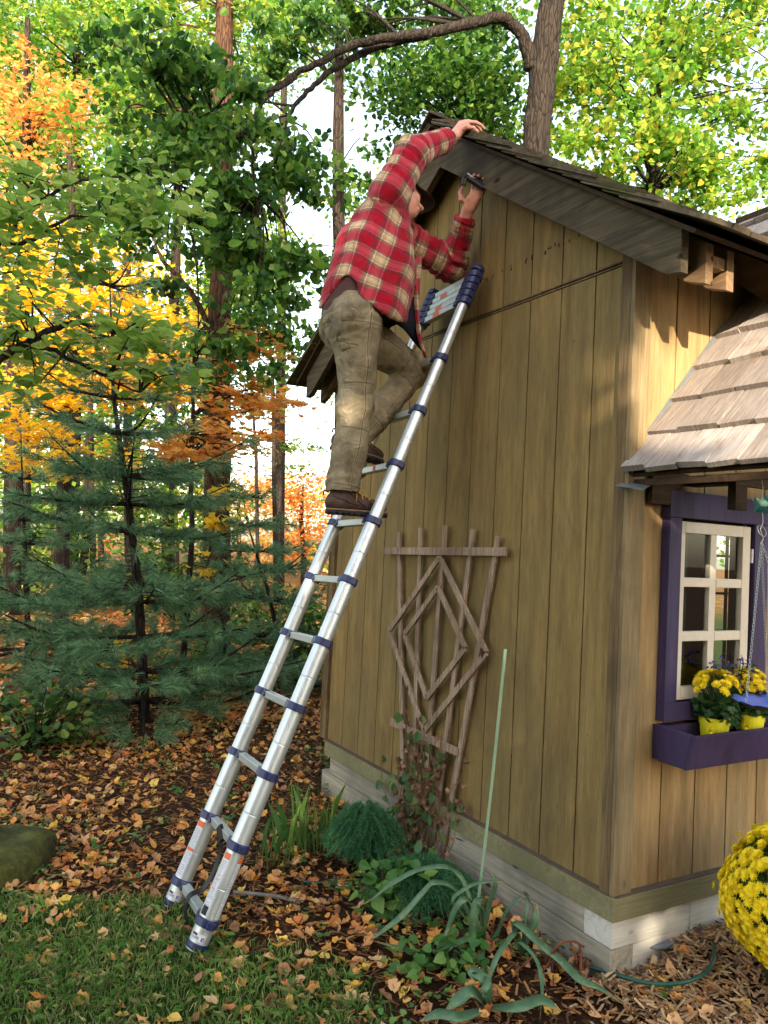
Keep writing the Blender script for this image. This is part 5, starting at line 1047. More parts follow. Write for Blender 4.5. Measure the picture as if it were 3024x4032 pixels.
fw_ = np.array([.86, -.50, 0]); fw_ /= np.linalg.norm(fw_); sd_ = np.array([.50, .86, 0]); sd_ /= np.linalg.norm(sd_)      # torso forward, torso left
PEL = np.array([-.705, 1.05, 2.60]); WST = np.array([-.675, 1.05, 2.73]); MID = np.array([-.615, 1.05, 2.91]); CHE = np.array([-.555, 1.055, 3.05]); SHO = np.array([-.53, 1.06, 3.135]); NEC = np.array([-.50, 1.055, 3.20])
ShR = SHO-sd_*.165+[0.01, 0, .045]; ShL = SHO+sd_*.165+fw_*.03; ElR = np.array([-.500, .905, 3.395]); WrR = np.array([-.262, .945, 3.565]); ElL = np.array([-.105, 1.13, 3.025]); WrL = np.array([-.128, .975, 3.235])
HiR = np.array([-.708, .965, 2.60]); HiL = np.array([-.655, 1.135, 2.60]); KnR = np.array([-.690, .975, 2.185]); KnL = np.array([-.275, 1.15, 2.455]); AnR = np.array([-.728, .985, 1.80]); AnL = np.array([-.565, 1.185, 2.085])
# --- skin
t = NT('skin'); n1 = t.noise(t.coord(), 22, 4, .6); c = t.ramp(n1, [(.3, srgb(196, 132, 112)), (.7, srgb(222, 164, 142))])
t.bsdf(c, .5, 0, .35, t.bump(t.noise(t.coord(), 160, 3), .15, .001), Subsurface_Weight=.0); M['skin'] = t.m
parts = []
f = Field((-.95, .75, 1.75), (.0, 1.35, 3.4), .011)
f.un(f.loft([(PEL, .15, .11), (WST, .135, .105), (MID, .15, .11), (CHE, .16, .11), (SHO, .12, .07)], sd_, fw_))
for a, b, ra, rb, k in [(HiR, KnR, .082, .058, .05), (KnR, AnR, .055, .038, .02), (HiL, KnL, .082, .058, .05), (KnL, AnL, .055, .038, .02), (SHO, NEC, .06, .055, .04), (ShR, ElR, .05, .038, .03), (ShL, ElL, .05, .038, .03), (ElL, WrL, .038, .028, .01), (SHO, ShR, .06, .05, .04), (SHO, ShL, .06, .05, .04)]: f.un(f.cone(a, b, ra, rb), k)
parts.append(f.mesh()); f = Field((-.60, .82, 3.3), (-.2, 1.02, 3.62), .008); f.un(f.cone(ShR, ElR, .05, .038)); f.un(f.cone(ElR, WrR, .038, .028), .01); parts.append(f.mesh())
# head: seen from below and behind, turned to the wall
hF = np.array([.88, -.16, -.16]); hF /= np.linalg.norm(hF); hU = np.array([.16, .42, .90]); hU -= hF*(hU@hF); hU /= np.linalg.norm(hU); hS = np.cross(hU, hF)           # left side of the head
HC = DP(864, 424, (np.array([-.44, 1.03, 3.27])-CAM)@FW); ax = np.array([hF, hS, hU]); hp = lambda a, b, c_: HC+hF*a+hS*b+hU*c_
f = Field(HC-.19, HC+.19, .0036)
f.un(f.ell(hp(-.005, 0, .03), (.100, .076, .090), ax)); f.un(f.ell(hp(.022, 0, -.035), (.070, .060, .078), ax), .03); f.un(f.ell(hp(.060, 0, -.088), (.030, .030, .022), ax), .025)   # skull, jaw, chin
f.un(f.ell(hp(.085, 0, .022), (.014, .045, .012), ax), .015)                                               # brow
f.un(f.cone(hp(.088, 0, .012), hp(.114, 0, -.026), .009, .0125), .008)
for s in (-1, 1):
    f.un(f.ell(hp(.102, .011*s, -.030), (.010, .008, .007), ax), .006); f.un(f.ell(hp(.066, .036*s, -.020), (.022, .020, .020), ax), .02)
    f.sub(f.ell(hp(.096, .031*s, .002), (.014, .017, .011), ax)); f.un(f.ell(hp(.078, .030*s, .001), (.0125, .0125, .0125), ax)); f.sub(f.ell(hp(.104, .006*s, -.038), (.005, .0035, .004), ax))
    f.un(f.ell(hp(-.012, .078*s, -.012), (.019, .008, .031), ax), .004); f.sub(f.ell(hp(-.006, .086*s, -.010), (.009, .005, .018), ax)); f.un(f.ell(hp(-.006, .078*s, -.036), (.008, .007, .010), ax), .005)
f.un(f.ell(hp(.092, 0, -.056), (.012, .026, .006), ax), .004); f.un(f.ell(hp(.090, 0, -.066), (.012, .022, .007), ax), .004); f.sub(f.ell(hp(.103, 0, -.061), (.012, .022, .0022), ax))
f.un(f.cone(hp(-.03, 0, -.05), NEC-[0, 0, .05], .055, .062), .03)
V, F = f.mesh(); parts.append((relax(V, F, 1), F))
# hands
def hand(W, K, across, palm_n, curls, tipdir, thumb, sc_=1.0, h=.0021):
    """W wrist, K centre of the knuckle row, across = direction index->little, palm_n = out of the back of the hand; curls per finger: list of 3 directions"""
    W = np.array(W, float); K = np.array(K, float); ac = np.array(across, float); ac /= np.linalg.norm(ac); lo = np.minimum(W, K)-.13; hi = np.maximum(W, K)+.13; f = Field(lo, hi, h)
    f.un(f.cone(W-(K-W)*.5, W, .027, .026)); px = [-.030, -.010, .010, .029]
    for x in px: f.un(f.cone(W+ac*x*.55, K+ac*x, .0165, .0115), .014)
    f.un(f.cone(W+ac*-.014, W*.4+K*.6+ac*-.026-np.array(palm_n)*.006, .018, .014), .014); f.un(f.cone(W+ac*.016, W*.55+K*.45+ac*.022-np.array(palm_n)*.008, .018, .014), .014)
    L_ = [(.043, .027, .021), (.047, .031, .022), (.044, .029, .021), (.035, .022, .019)]; R_ = [.0096, .0100, .0096, .0084]
    for i, x in enumerate(px):
        p = K+ac*x+np.array(palm_n)*.001; r = R_[i]; f.un(f.cone(K+ac*x*.95-(K-W)*.1, p, .0115, r+.001), .004); g = None
        for j in range(3):
            d = np.array(curls[i][j], float); d /= np.linalg.norm(d); q = p+d*L_[i][j]*sc_; r2 = r*.91; dd = f.cone(p, q, r, r2); kn = f.ell(p, (r*1.07,)*3); dd = np.minimum(dd, kn); g = dd if g is None else np.minimum(g, dd); p, r = q, r2
        f.un(g, .0035)
    p = W+ac*-.022+(K-W)*.30; r = .0145; d0 = None
    for d, l_, r2 in thumb: d = np.array(d, float); d /= np.linalg.norm(d); q = p+d*l_; f.un(f.cone(p, q, r, r2), .007); p, r = q, r2
    V, F = f.mesh(); return relax(V, F, 1), F
# right hand: over the rake edge, back of the hand to the viewer, fingers lying on the shakes
rwK = np.array([-.205, .928, 3.648]); parts.append(hand(WrR+[.012, -.002, .008], rwK, (-.10, .93, .30), (-.75, -.25, .60), [[(.85, -.22, .10), (.9, -.25, -.32), (.8, -.2, -.6)], [(.9, -.08, .12), (.9, -.05, -.32), (.75, 0, -.7)], [(.92, .05, .08), (.88, .08, -.40), (.7, .1, -.75)], [(.9, .2, .0), (.85, .2, -.45), (.65, .2, -.8)]], None, [((.30, -.75, .25), .040, .0125), ((.85, -.35, -.10), .032, .0105), ((.9, -.1, -.35), .026, .0085)]))
# left hand: palm to the viewer, closed round the black tool under the eave
lwK = np.array([-.118, .905, 3.322]); parts.append(hand(WrL+[.0, -.012, .016], lwK, (.62, -.72, .18), (.78, .60, .12), [[(-.05, -.15, 1), (-.55, -.45, .6), (-.75, -.55, -.1)], [(-.1, -.15, 1), (-.65, -.45, .45), (-.7, -.6, -.2)], [(-.1, -.2, 1), (-.7, -.45, .35), (-.65, -.6, -.3)], [(-.15, -.25, 1), (-.7, -.5, .3), (-.6, -.6, -.4)]], None, [((-.72, .10, .45), .040, .0125), ((-.25, .0, 1.0), .032, .0105), ((.25, -.15, 1), .026, .0085)]))
V, F = join(parts); person = npmesh('person', V, np.array(F), True); person = link('person', person, M['skin'])
tag(person, 'man in a red plaid shirt, khaki work trousers and cap standing on the ladder, one arm over the roof', 'person')
person['label'] = 'man in red plaid shirt and cap on the ladder reaching over the roof edge'
# --- undershirt, seen in the gap at the waist
f = Field((-.95, .8, 2.5), (-.3, 1.3, 3.25), .012); f.un(f.loft([(PEL, .168, .135), (WST, .160, .130), (MID, .172, .135), (CHE, .175, .125), (SHO, .13, .08)], sd_, fw_)); f.cut(f.P[:, 2]-3.2); V, F = f.mesh(); fobj('undershirt', V, F, simple('brown_cotton', srgb(70, 42, 38), .9, bump=.3), person)
# --- trousers
f = Field((-.95, .76, 1.80), (-.10, 1.36, 2.86), .0075)
hs_ = np.array([.36, .93, 0]); hf = np.array([.93, -.36, 0])
f.un(f.loft([(PEL+[.008, 0, -.02], .160, .138), (PEL+[.020, 0, .06], .162, .130), (WST+[.008, 0, .03], .155, .122)], hs_, hf))
f.un(f.cone(HiR+[-.025, 0, -.03], HiR*.45+KnR*.55, .118, .092), .06); f.un(f.cone(HiR*.45+KnR*.55, KnR+[-.006, 0, 0], .092, .082), .03); f.un(f.cone(KnR, KnR*.5+AnR*.5+[-.006, 0, 0], .082, .080), .03); f.un(f.cone(KnR*.5+AnR*.5+[-.006, 0, 0], AnR+[-.004, 0, -.02], .080, .074), .03)
f.un(f.cone(HiL+[-.02, 0, -.02], HiL*.5+KnL*.5, .115, .095), .06); f.un(f.cone(HiL*.5+KnL*.5, KnL, .095, .082), .03); f.un(f.cone(KnL+[.0, 0, .005], KnL*.5+AnL*.5, .076, .072), .025); f.un(f.cone(KnL*.5+AnL*.5, AnL+[0, 0, .0], .072, .066), .03)
kax = (KnR-AnR)/np.linalg.norm(KnR-AnR); kal = (KnL-AnL)/np.linalg.norm(KnL-AnL)
f.cut(np.where(f.P[:, 1] < 1.085, -((f.P-(AnR+[0, 0, -.022]))@np.array([.10, 0, 1])), -9)); f.cut(np.where((f.P[:, 1] >= 1.07) & (f.P[:, 0] < -.3) & (f.P[:, 2] < 2.3) | (f.P[:, 1] >= 1.085) & (f.P[:, 2] < 2.2), -((f.P-(AnL+kal*.0))@kal), -9)); f.cut(f.P[:, 2]-(2.80+(f.P[:, 0]+.68)*-.28))
V, F = f.mesh(); V = relax(V, F, 2)
segs = [(HiR, KnR, .12, .095, (0, -1, 0), 0), (KnR, AnR, .092, .085, (0, -1, 0), .42), (HiL, KnL, .12, .09, (0, -1, 0), 0), (KnL, AnL, .085, .075, (0, -1, 0), .42), (PEL+[0, 0, .2], PEL, .16, .16, (0, -1, 0), -.2)]
ch, th = chart(V, segs); N = vnormals(V, F); s = ch[:, 1]; A = .0
def folds(s, th, at, wl, amp, wid, ph=0, k=1.0): return amp*np.exp(-((s-at)/wid)**2)*np.abs(np.sin((s-at)/wl*math.pi+k*np.sin(th+ph)+ph))**1.3
disp = folds(s, th, .42, .055, .007, .07, .4, 2.2)*(.4+.6*np.clip(.5+fnoise(V*9+1, 2), 0, 1))+folds(s, th, .76, .045, .008, .05, 1.2, 1.9)+folds(s, th, .04, .05, .007, .07, 2.2, 1.6)
disp += -.009*np.abs(vnoise(np.stack([V[:, 0]*16+V[:, 2]*5, V[:, 1]*12, V[:, 2]*9-V[:, 0]*6], 1)))+.004+.007*fnoise(V*[9, 9, 5], 3)+.0045*fnoise(V*[24, 24, 12]+5, 2); disp += .006*np.exp(-((np.abs(th)-.0)/.9)**2)*np.sin(s*26+th*2)*np.exp(-((s-.60)/.14)**2)
top = sstep(2.79, 2.74, V[:, 2]); V = V+N*(disp*top-.004)[:, None]
cut_ = relax(V, F, 1); ch[:, 0] = th
t = NT('khaki_canvas'); a = t.n('Attribute', attribute_name='chart').outputs['Vector']; sx = t.n('SeparateXYZ'); t.l(a, sx.inputs[0])
n1 = t.noise(t.coord(), 9, 5, .65); n2 = t.noise(t.coord((1, 1, .6)), 30, 5, .7); n3 = t.noise(t.coord((300, 300, 300)), 1.0, 2, .5)
c = t.ramp(n1, [(.32, srgb(96, 86, 68)), (.5, srgb(124, 112, 90)), (.68, srgb(148, 136, 112))]); c = t.mix(.4, c, t.ramp(n2, [(.3, (.25, .25, .25)), (.7, (.75, .75, .72))]), 'SOFT_LIGHT')
pants_leg = t.math('LESS_THAN', sx.outputs['Z'], 3.5)
def line(v, at_, w_): return t.math('LESS_THAN', t.math('ABSOLUTE', t.math('SUBTRACT', v, at_)), w_)
def band(v, lo, hi): return t.math('MULTIPLY', t.math('GREATER_THAN', v, lo), t.math('LESS_THAN', v, hi))
seam = line(sx.outputs['X'], -.02, .030); st_ = t.math('MAXIMUM', line(sx.outputs['X'], -.075, .012), line(sx.outputs['X'], .035, .012))
hz = t.math('MAXIMUM', t.math('MAXIMUM', line(sx.outputs['Y'], .31, .003), line(sx.outputs['Y'], .52, .003)), t.math('MAXIMUM', line(sx.outputs['Y'], .775, .003), line(sx.outputs['Y'], .05, .003)))
hz = t.math('MULTIPLY', hz, t.math('MAXIMUM', band(sx.outputs['X'], -1.3, 1.2), 0)); c = t.mix(t.math('MULTIPLY', t.math('MULTIPLY', seam, .55), pants_leg), c, srgb(60, 50, 38)); c = t.mix(t.math('MULTIPLY', t.math('MULTIPLY', st_, .5), pants_leg), c, srgb(176, 160, 130)); c = t.mix(t.math('MULTIPLY', hz, .55), c, srgb(64, 54, 42))
rg = t.math('ABSOLUTE', t.math('SUBTRACT', t.noise(t.coord((11, 11, 17)), 1.0, 3, .5, .8), .5)); t.bsdf(c, .9, 0, .15, t.bump(t.math('ADD', t.math('MULTIPLY', rg, 5.0), t.math('MULTIPLY', t.mix(.4, n2, n3), .5)), .55, .007)); M['khaki'] = t.m
trs = fobj('trousers', cut_, F, M['khaki'], person, ch)
def snap(pts, Vs, Ns, off):
    o = []
    for p in pts: i = np.argmin(((Vs-p)**2).sum(1)); o.append(Vs[i]+Ns[i]*off)
    return np.array(o)
NTr = vnormals(cut_, F)
def patch(name, corners, nu, nv, mat, par, Vs, Ns, off=.0012, th_=.002):
    """cloth patch laid on the surface; corners a,b,c,d in order"""
    a, b, c_, d = [np.array(q, float) for q in corners]; G = []
    for i in range(nu+1):
        for j in range(nv+1): u, v = i/nu, j/nv; G.append((a*(1-u)+b*u)*(1-v)+(d*(1-u)+c_*u)*v)
    G = snap(G, Vs, Ns, off); fa = [(i*(nv+1)+j, (i+1)*(nv+1)+j, (i+1)*(nv+1)+j+1, i*(nv+1)+j+1) for i in range(nu) for j in range(nv)]
    g = G.reshape(nu+1, nv+1, 3); 
    for _ in range(2): g[1:-1, 1:-1] = (g[:-2, 1:-1]+g[2:, 1:-1]+g[1:-1, :-2]+g[1:-1, 2:])/4
    o = link(name, npmesh(name, g.reshape(-1, 3), fa, True), mat, par); m = o.modifiers.new('thick', 'SOLIDIFY'); m.thickness = th_; m.offset = 1; return o
kh2 = simple('khaki_patch', srgb(116, 105, 84), .9, var=.2, bump=.4, scale=40)
dq = lambda x, y, yy: (lambda d: CAM+d*((yy-CAM[1])/d[1]))(DP(x, y, 1.0)-CAM)
patch('back_pocket', [dq(697, 668, .95), dq(733, 662, .87), dq(733, 722, .87), dq(708, 738, .93)], 6, 7, kh2, trs, cut_, NTr)
patch('thigh_pocket', [dq(716, 746, .90), dq(752, 744, .86), dq(753, 756, .86), dq(718, 758, .90)], 6, 3, kh2, trs, cut_, NTr)
b = MB(); Q = snap([dq(760+u*46, 668+math.sin(u*3.1)*16, .86) for u in np.linspace(0, 1, 14)], cut_, NTr, .0005); b.tube(smooth_path(Q, 2), .0016, 6); b.obj('pocket_seam', simple('stitching', srgb(168, 150, 118), .9), trs)
f = Field((-.95, .8, 2.68), (-.4, 1.3, 2.86), .006); f.un(f.loft([(WST+[.004, 0, -.04], .164, .132), (WST+[.010, 0, .05], .160, .127)], hs_, hf)); zz = f.P[:, 2]-(2.782+(f.P[:, 0]+.68)*-.28); f.cut(np.abs(zz)-.019); V, F = f.mesh(); fobj('waistband', V, F, kh2, trs)
# --- shirt
f = Field((-.98, .66, 2.46), (.0, 1.42, 3.68), .0078)
f.un(f.loft([(np.array([-.668, 1.045, 2.50]), .20, .200), (np.array([-.640, 1.045, 2.68]), .205, .208), (np.array([-.592, 1.05, 2.88]), .205, .204), (np.array([-.565, 1.055, 3.02]), .195, .158), (np.array([-.535, 1.06, 3.10]), .165, .118), (np.array([-.525, 1.06, 3.145]), .12, .085)], sd_, fw_))
f.un(f.cone(SHO-sd_*.08, ShR, .085, .088), .05); f.un(f.cone(SHO+sd_*.08, ShL, .085, .086), .05)
f.un(f.cone(ShR+[0, 0, .0], ElR, .086, .074), .035); f.un(f.cone(ElR, WrR+(ElR-WrR)*.12, .070, .048), .025); f.un(f.cone(ShL, ElL, .090, .073), .045); f.un(f.cone(ElL, WrL+(ElL-WrL)*.12, .072, .050), .03)
f.un(f.ell(ElL+[-.0, .01, -.035], (.09, .06, .035)), .03)
# collar
hood = f.cone(NEC+[-.01, 0, -.03], NEC+[.02, 0, .02], .078, .070); f.un(hood, .03)
f.d = np.maximum(f.d, -(f.cone(NEC+[-.01, 0, -.02], HC, .060, .070)))
tu = (f.P-np.array([-.66, 1.05, 2.78]))@fw_; su = (f.P-np.array([-.66, 1.05, 2.78]))@sd_; ang = np.arctan2(-su, tu)         # 0 = front, pi/2 = near side
hem = 2.612+.092*np.exp(-((ang-1.95)/.42)**2)+np.where(tu > 0, -.0, .045)-.02*np.sin(ang*3)
f.cut(hem-f.P[:, 2])
shell = f.d+.016; inner = f.cone(np.array([-.70, 1.05, 2.5]), np.array([-.62, 1.05, 2.85]), .17, .14); f.d = np.maximum(f.d, -np.where(f.P[:, 2] < hem+.10, np.maximum(f.loft([(np.array([-.668, 1.045, 2.45]), .186, .185), (np.array([-.625, 1.045, 2.78]), .188, .190)], sd_, fw_), f.P[:, 2]-2.80), 9))
for W_, E_, R__ in ((WrR, ElR, .036), (WrL, ElL, .037)):
    t_ = (W_-E_)/np.linalg.norm(W_-E_); f.cut(np.where(np.linalg.norm(f.P-W_, axis=1) < .12, (f.P-(W_-t_*.018))@t_, -9)); f.d = np.maximum(f.d, -f.cone(W_-t_*.07, W_+t_*.05, R__, R__))
V, F = f.mesh(); V = relax(V, F, 2)
segs = [(np.array([-.75, 1.05, 2.45]), SHO, .19, .17, -fw_, 0), (ShR, ElR, .085, .066, (0, -1, 0), .05), (ElR, WrR, .066, .044, (0, -1, 0), .35), (ShL, ElL, .085, .066, (0, -1, 0), .03), (ElL, WrL, .066, .046, (0, -1, 0), .34)]
ch, th = chart(V, segs); N = vnormals(V, F); s = ch[:, 1]; g = ch[:, 2]; arm = g > .5
disp = np.where(arm, folds(s, th, .33, .042, .014, .10, .5, 1.3)+folds(s, th, .56, .026, .009, .06, .9, .7)+folds(s, th, .14, .05, .009, .08, 1.5, 1.2), 0)
diag = V@np.array([.55, 0, .85]); lat = V@np.array([.85, -.2, -.5])
disp += np.where(~arm, -.020*np.abs(vnoise(np.stack([lat*9, diag*2.0, V[:, 1]*4], 1)))+.011*fnoise(V*[7, 7, 3.2]+3, 2)+.004, .006*fnoise(V*16, 2))+.003*fnoise(V*30+8, 2)
near_sh = np.exp(-(np.linalg.norm(V-(ShR+[-.02, 0, -.05]), axis=1)/.13)**2); disp += near_sh*.003*np.abs(np.sin((V@np.array([.7, .2, -.7]))*60+4*vnoise(V*6)))-near_sh*.004
V = V+N*disp[:, None]; V = relax(V, F, 1)
ch[:, 0] = np.where(arm, th*.078, th*.195)+.012*fnoise(V*5, 2); ch[:, 1] += .010*fnoise(V*6+4, 2)+np.where(~arm, .012*np.sin(th*4), 0)
t = NT('plaid_flannel'); a = t.n('Attribute', attribute_name='chart').outputs['Vector']; sx = t.n('SeparateXYZ'); t.l(a, sx.inputs[0]); PP = .116; PX = .160
RED, CRE, DRK = srgb(150, 14, 34), srgb(196, 166, 130), srgb(84, 60, 48); nfz = t.noise(t.coord((220, 220, 220)), 1.0, 2, .6)
def weave(co, off, per=PP):
    v = t.math('FRACT', t.math('ADD', t.math('ADD', t.math('DIVIDE', co, per), off), t.math('MULTIPLY', t.math('SUBTRACT', nfz, .5), .10))); LT = srgb(214, 196, 170)
    q_ = lambda c_: tuple(x**.5 for x in c_)
    return t.ramp(v, [(0, q_(RED)), (.33, q_(RED)), (.44, q_(DRK)), (.50, q_(srgb(110, 84, 68))), (.512, q_(LT)), (.53, q_(LT)), (.545, q_(srgb(130, 100, 78))), (.68, q_(CRE)), (.78, q_(CRE)), (.88, q_(srgb(130, 100, 78))), (.90, q_(LT)), (.918, q_(LT)), (.93, q_(srgb(104, 80, 64))), (.955, q_(DRK)), (1.0, q_(RED))])
c = t.mix(1.0, weave(sx.outputs['X'], .35, PX), weave(sx.outputs['Y'], .2), 'MULTIPLY'); n2 = t.noise(t.coord((260, 260, 260)), 1.0, 3, .6); c = t.mix(.25, c, t.ramp(n2, [(.3, (.2, .2, .2)), (.7, (.8, .8, .8))]), 'SOFT_LIGHT')
rg = t.math('ABSOLUTE', t.math('SUBTRACT', t.noise(t.coord((12, 12, 7)), 1.0, 3, .5, 1.0), .5)); b_ = t.bsdf(c, .95, 0, .08, t.bump(t.math('ADD', t.math('MULTIPLY', rg, 5.0), t.math('MULTIPLY', n2, .3)), .5, .007), Sheen_Weight=.15); M['plaid'] = t.m
shirt = fobj('shirt', V, F, M['plaid'], person, ch); NS = vnormals(V, F)
# open front hanging down: navy lining with a plaid edge
navy = simple('navy_lining', srgb(16, 18, 34), .9, bump=.3)
def sheet(name, Lp, Rp, mat, par, n=14, m=4, wav=.004, att=False, th_=.003):
    A_ = smooth_path(Lp, 6); B_ = smooth_path(Rp, 6); k = min(len(A_), len(B_)); A_ = A_[np.linspace(0, len(A_)-1, k).astype(int)]; B_ = B_[np.linspace(0, len(B_)-1, k).astype(int)]; G = []; ch_ = []
    for i in range(k):
        for j in range(m+1): u = j/m; G.append(A_[i]*(1-u)+B_[i]*u+np.array([.5, .86, 0])*wav*math.sin(i*.9+u*5)); ch_.append((u*np.linalg.norm(B_[i]-A_[i])+.01, i*.02, 0))
    F_ = [(i*(m+1)+j, i*(m+1)+j+1, (i+1)*(m+1)+j+1, (i+1)*(m+1)+j) for i in range(k-1) for j in range(m)]; me = npmesh(name, np.array(G), F_, True)
    if att: a_ = me.attributes.new('chart', 'FLOAT_VECTOR', 'POINT'); a_.data.foreach_set('vector', np.array(ch_, np.float32).ravel())
    o = link(name, me, mat, par); md = o.modifiers.new('t', 'SOLIDIFY'); md.thickness = th_; return o
sheet('shirt_lining', [dq(868, 655, 1.03), dq(850, 690, 1.03), dq(872, 712, 1.03), dq(906, 752, 1.03)], [dq(897, 640, .99), dq(900, 690, .99), dq(905, 725, 1.0), dq(914, 760, 1.01)], navy, person)
sheet('shirt_front_edge', [dq(893, 560, .985), dq(893, 620, .985), dq(897, 690, .985), dq(903, 735, .99), dq(917, 772, 1.0)], [dq(911, 552, .985), dq(907, 620, .98), dq(906, 690, .98), dq(912, 735, .985), dq(922, 774, .995)], M['plaid'], shirt, m=3, wav=.003, att=True)
for px, py in ((906, 574), (898, 618), (903, 552)):
    p = snap([dq(px-4, py, .93)], V, NS, .001)[0]; b = MB(); b.ball(p, .0065, n=10); b.obj('button', simple('dark_button', (.02, .012, .01), .3), shirt, smooth=True)
# --- cap
capm = simple('olive_cap_cloth', srgb(58, 54, 44), .85, var=.15, bump=.4, scale=60)
f = Field(HC-.2, HC+.2, .0045); f.un(f.ell(hp(-.006, 0, .040), (.110, .086, .098), ax)); f.cut(-((f.P-hp(0, 0, .034))@hU-.16*((f.P-HC)@hF)*-0)); f.d = np.maximum(f.d, -f.ell(hp(-.006, 0, .036), (.103, .079, .092), ax)); V, F = f.mesh(); cap = fobj('cap', relax(V, F, 1), F, capm, person)
V = []; F = []; nu, nv = 20, 8
for s_ in (0, 1):
    for i in range(nu+1):
        an = -1.15+2.3*i/nu
        for j in range(nv+1): u = j/nv; rx = .100+(.090*math.cos(an*.75)**.6)*u; V.append(hp(-.006+math.cos(an)*rx, math.sin(an)*(.084+.012*u), .036-.010*u+.030*(-(math.sin(an)**2)*u)-.003*s_))
m = (nu+1)*(nv+1)
for i in range(nu):
    for j in range(nv): k = i*(nv+1)+j; q = (k, k+1, k+nv+2, k+nv+1); F += [q, tuple(x+m for x in q[::-1])]
rim = [i*(nv+1)+nv for i in range(nu+1)]; F += [(rim[i], rim[i]+m, rim[i+1]+m, rim[i+1]) for i in range(nu)]
link('cap_brim', npmesh('cap_brim', np.array(V), F, True), capm, cap)
# short grey hair under the cap and stubble are a thin shell on the back of the head
f = Field(HC-.16, HC+.14, .005); f.un(f.ell(hp(-.010, 0, .012), (.101, .0775, .078), ax)); f.cut(((f.P-HC)@hF)-.005); f.cut(-(((f.P-HC)@hU)+.045)); V, F = f.mesh(); fobj('hair', V, F, simple('grey_hair', srgb(120, 108, 98), .9, var=.3, bump=.6, scale=120), person)
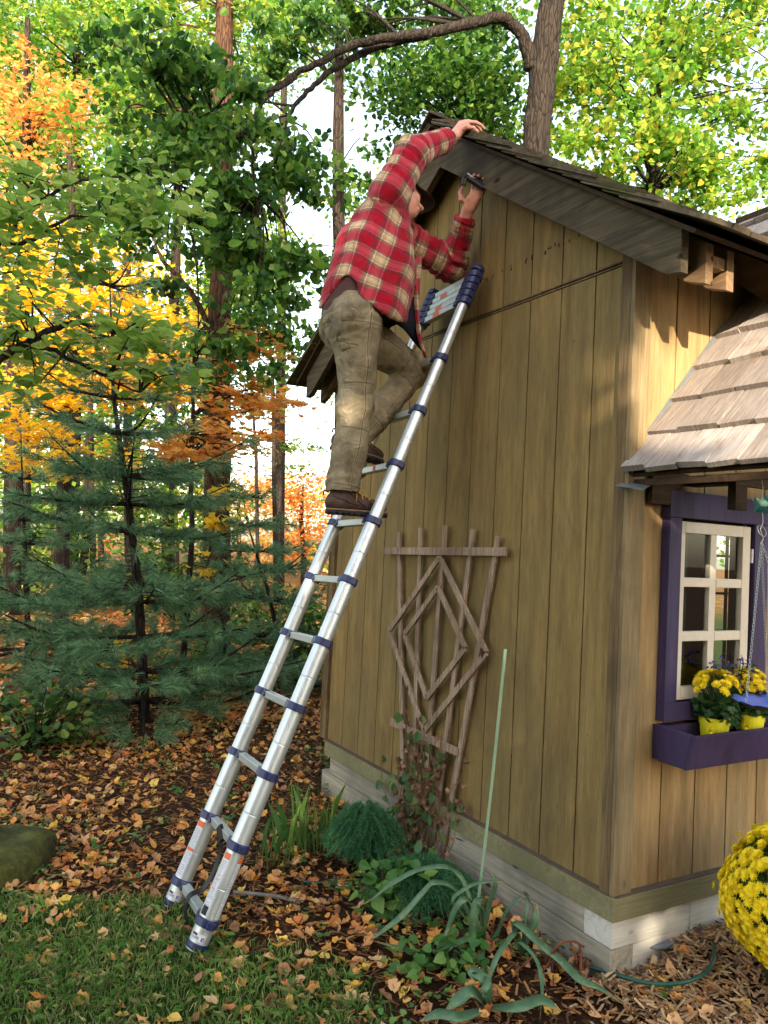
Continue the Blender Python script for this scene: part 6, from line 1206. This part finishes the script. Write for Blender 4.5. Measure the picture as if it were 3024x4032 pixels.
# --- boots
lea = simple('brown_leather', srgb(66, 43, 34), .6, var=.4, scale=34, bump=.6); sole_m = simple('dark_rubber', srgb(34, 30, 29), .8, bump=.3); mid_m = simple('tan_midsole', srgb(120, 100, 80), .8); lace_m = simple('yellow_laces', srgb(186, 150, 70), .8)
def boot(heel, toe, y, ank, label):
    h_ = np.array([heel[0], y, heel[1]]); t_ = np.array([toe[0], y, toe[1]]); d = (t_-h_)/np.linalg.norm(t_-h_); ln = np.linalg.norm(t_-h_); s_ = np.array([0, 1.0, 0]); u = np.cross(s_, d); u = u if u[2] > 0 else -u; axb = np.array([d, s_, u])
    q = lambda a, c, b=0: h_+d*a*ln+u*c+s_*b
    f = Field(np.minimum(h_, t_)-.09, np.maximum(np.maximum(h_, t_), ank)+.13, .0045)
    f.un(f.ell(q(.18, .055), (.062, .040, .050), axb)); f.un(f.ell(q(.45, .058), (.090, .043, .045), axb), .03); f.un(f.ell(q(.76, .046), (.070, .049, .034), axb), .03); f.un(f.cone(q(.20, .06), q(.24, .125), .043, .044), .03); f.un(f.cone(q(.30, .10), q(.62, .052), .036, .034), .02)
    f.cut(-((f.P-q(0, .028))@u)); f.cut((f.P-q(.2, .128))@(u*.95-d*.25)); V, F = f.mesh(); V = relax(V, F, 1); bt = fobj('boot', V, F, lea, person); NB = vnormals(V, F)
    f = Field(np.minimum(h_, t_)-.09, np.maximum(h_, t_)+.10, .0045); f.un(f.ell(q(.20, .016), (.066, .043, .05), axb)); f.un(f.ell(q(.5, .016), (.10, .040, .05), axb), .02); f.un(f.ell(q(.77, .016), (.076, .052, .05), axb), .02); f.cut((f.P-q(0, .030))@u); f.cut(-((f.P-q(0, .002))@u)-0*f.d); saved = f.d.copy()
    f.cut(-((f.P-q(0, .021))@u)); V2, F2 = f.mesh(); fobj('midsole', V2, F2, mid_m, bt); f.d = saved; f.cut((f.P-q(0, .0205))@u); a_ = (f.P-h_)@d; f.cut(np.where(((a_ % .030) < .009), -((f.P-q(0, .010))@u), -9)); V2, F2 = f.mesh(); fobj('sole', V2, F2, sole_m, bt)
    b = MB()
    for k in range(6):
        a0 = .36+.055*k; z_ = .118-.011*k
        for sg in (-1, 1): Q = snap([q(a0, z_, -.022*sg), q(a0+.02, z_, 0), q(a0+.045, z_-.01, .022*sg)], V, NB, .0025); b.tube(smooth_path(Q, 3), .0021, 5, False)
    p = q(.42, .112, -.012)
    for e in ([.03, -.03, -.035], [-.005, -.035, -.045], [.05, -.02, -.01]): b.tube(smooth_path([p, p+np.array(e)*.6+[0, -.01, .012], p+np.array(e)], 4), .0019, 5, False)
    b.obj('laces', lace_m, bt)
    for seg in ([q(.02, .085, -.03), q(.25, .062, -.05), q(.45, .048, -.05)], [q(.30, .10, -.05), q(.42, .075, -.05), q(.55, .045, -.05)], [q(.62, .06, -.05), q(.78, .045, -.05), q(.92, .036, -.04)]):
        b = MB(); b.tube(smooth_path(snap(smooth_path(seg, 4), V, NB, .0008), 2), .0022, 6, False); b.obj('seam', simple('leather_seam', srgb(48, 30, 24), .7), bt)
    b = MB(); b.tube(smooth_path([q(.02, .10), q(-.05, .105), q(-.06, .085)], 4), .004, 6); b.obj('pull_tab', lea, bt)
boot((-.805, 1.699), (-.500, 1.699), .985, AnR, 'r'); boot((-.695, 2.012), (-.425, 1.968), 1.19, AnL, 'l')
# --- black tool in the left hand, a thing of its own
tool = empty('handheld_tool', 'small black tool with a silver edge held up under the eave by the man', 'tool'); tc = np.array([-.142, .885, 3.352]); tool.location = Vector(tc); td = np.array([.45, -.50, -.50]); td /= np.linalg.norm(td)
b = MB(); b.bar(-td*.055, td*.055, .036, .030, (.3, .2, 1)); b.obj('body', M['black'], tool, bevel=.006)
b = MB(); b.bar(-td*.058+np.array([-.014, -.014, .004]), -td*.012+np.array([-.014, -.014, .004]), .006, .006, (.3, .2, 1)); b.obj('blade', M['alu2'], tool, bevel=.001)
b = MB()
for o_ in (0, .014): b.tube(smooth_path([-td*.05+[0, 0, 0], -td*.05+np.array([-.02-o_, .0, -.012]), -td*.05+np.array([-.022-o_, .002, -.05])], 5), .0055, 6)
b.obj('strap', M['black'], tool, smooth=True)
# camera-safe origin for the person: base at the lower boot
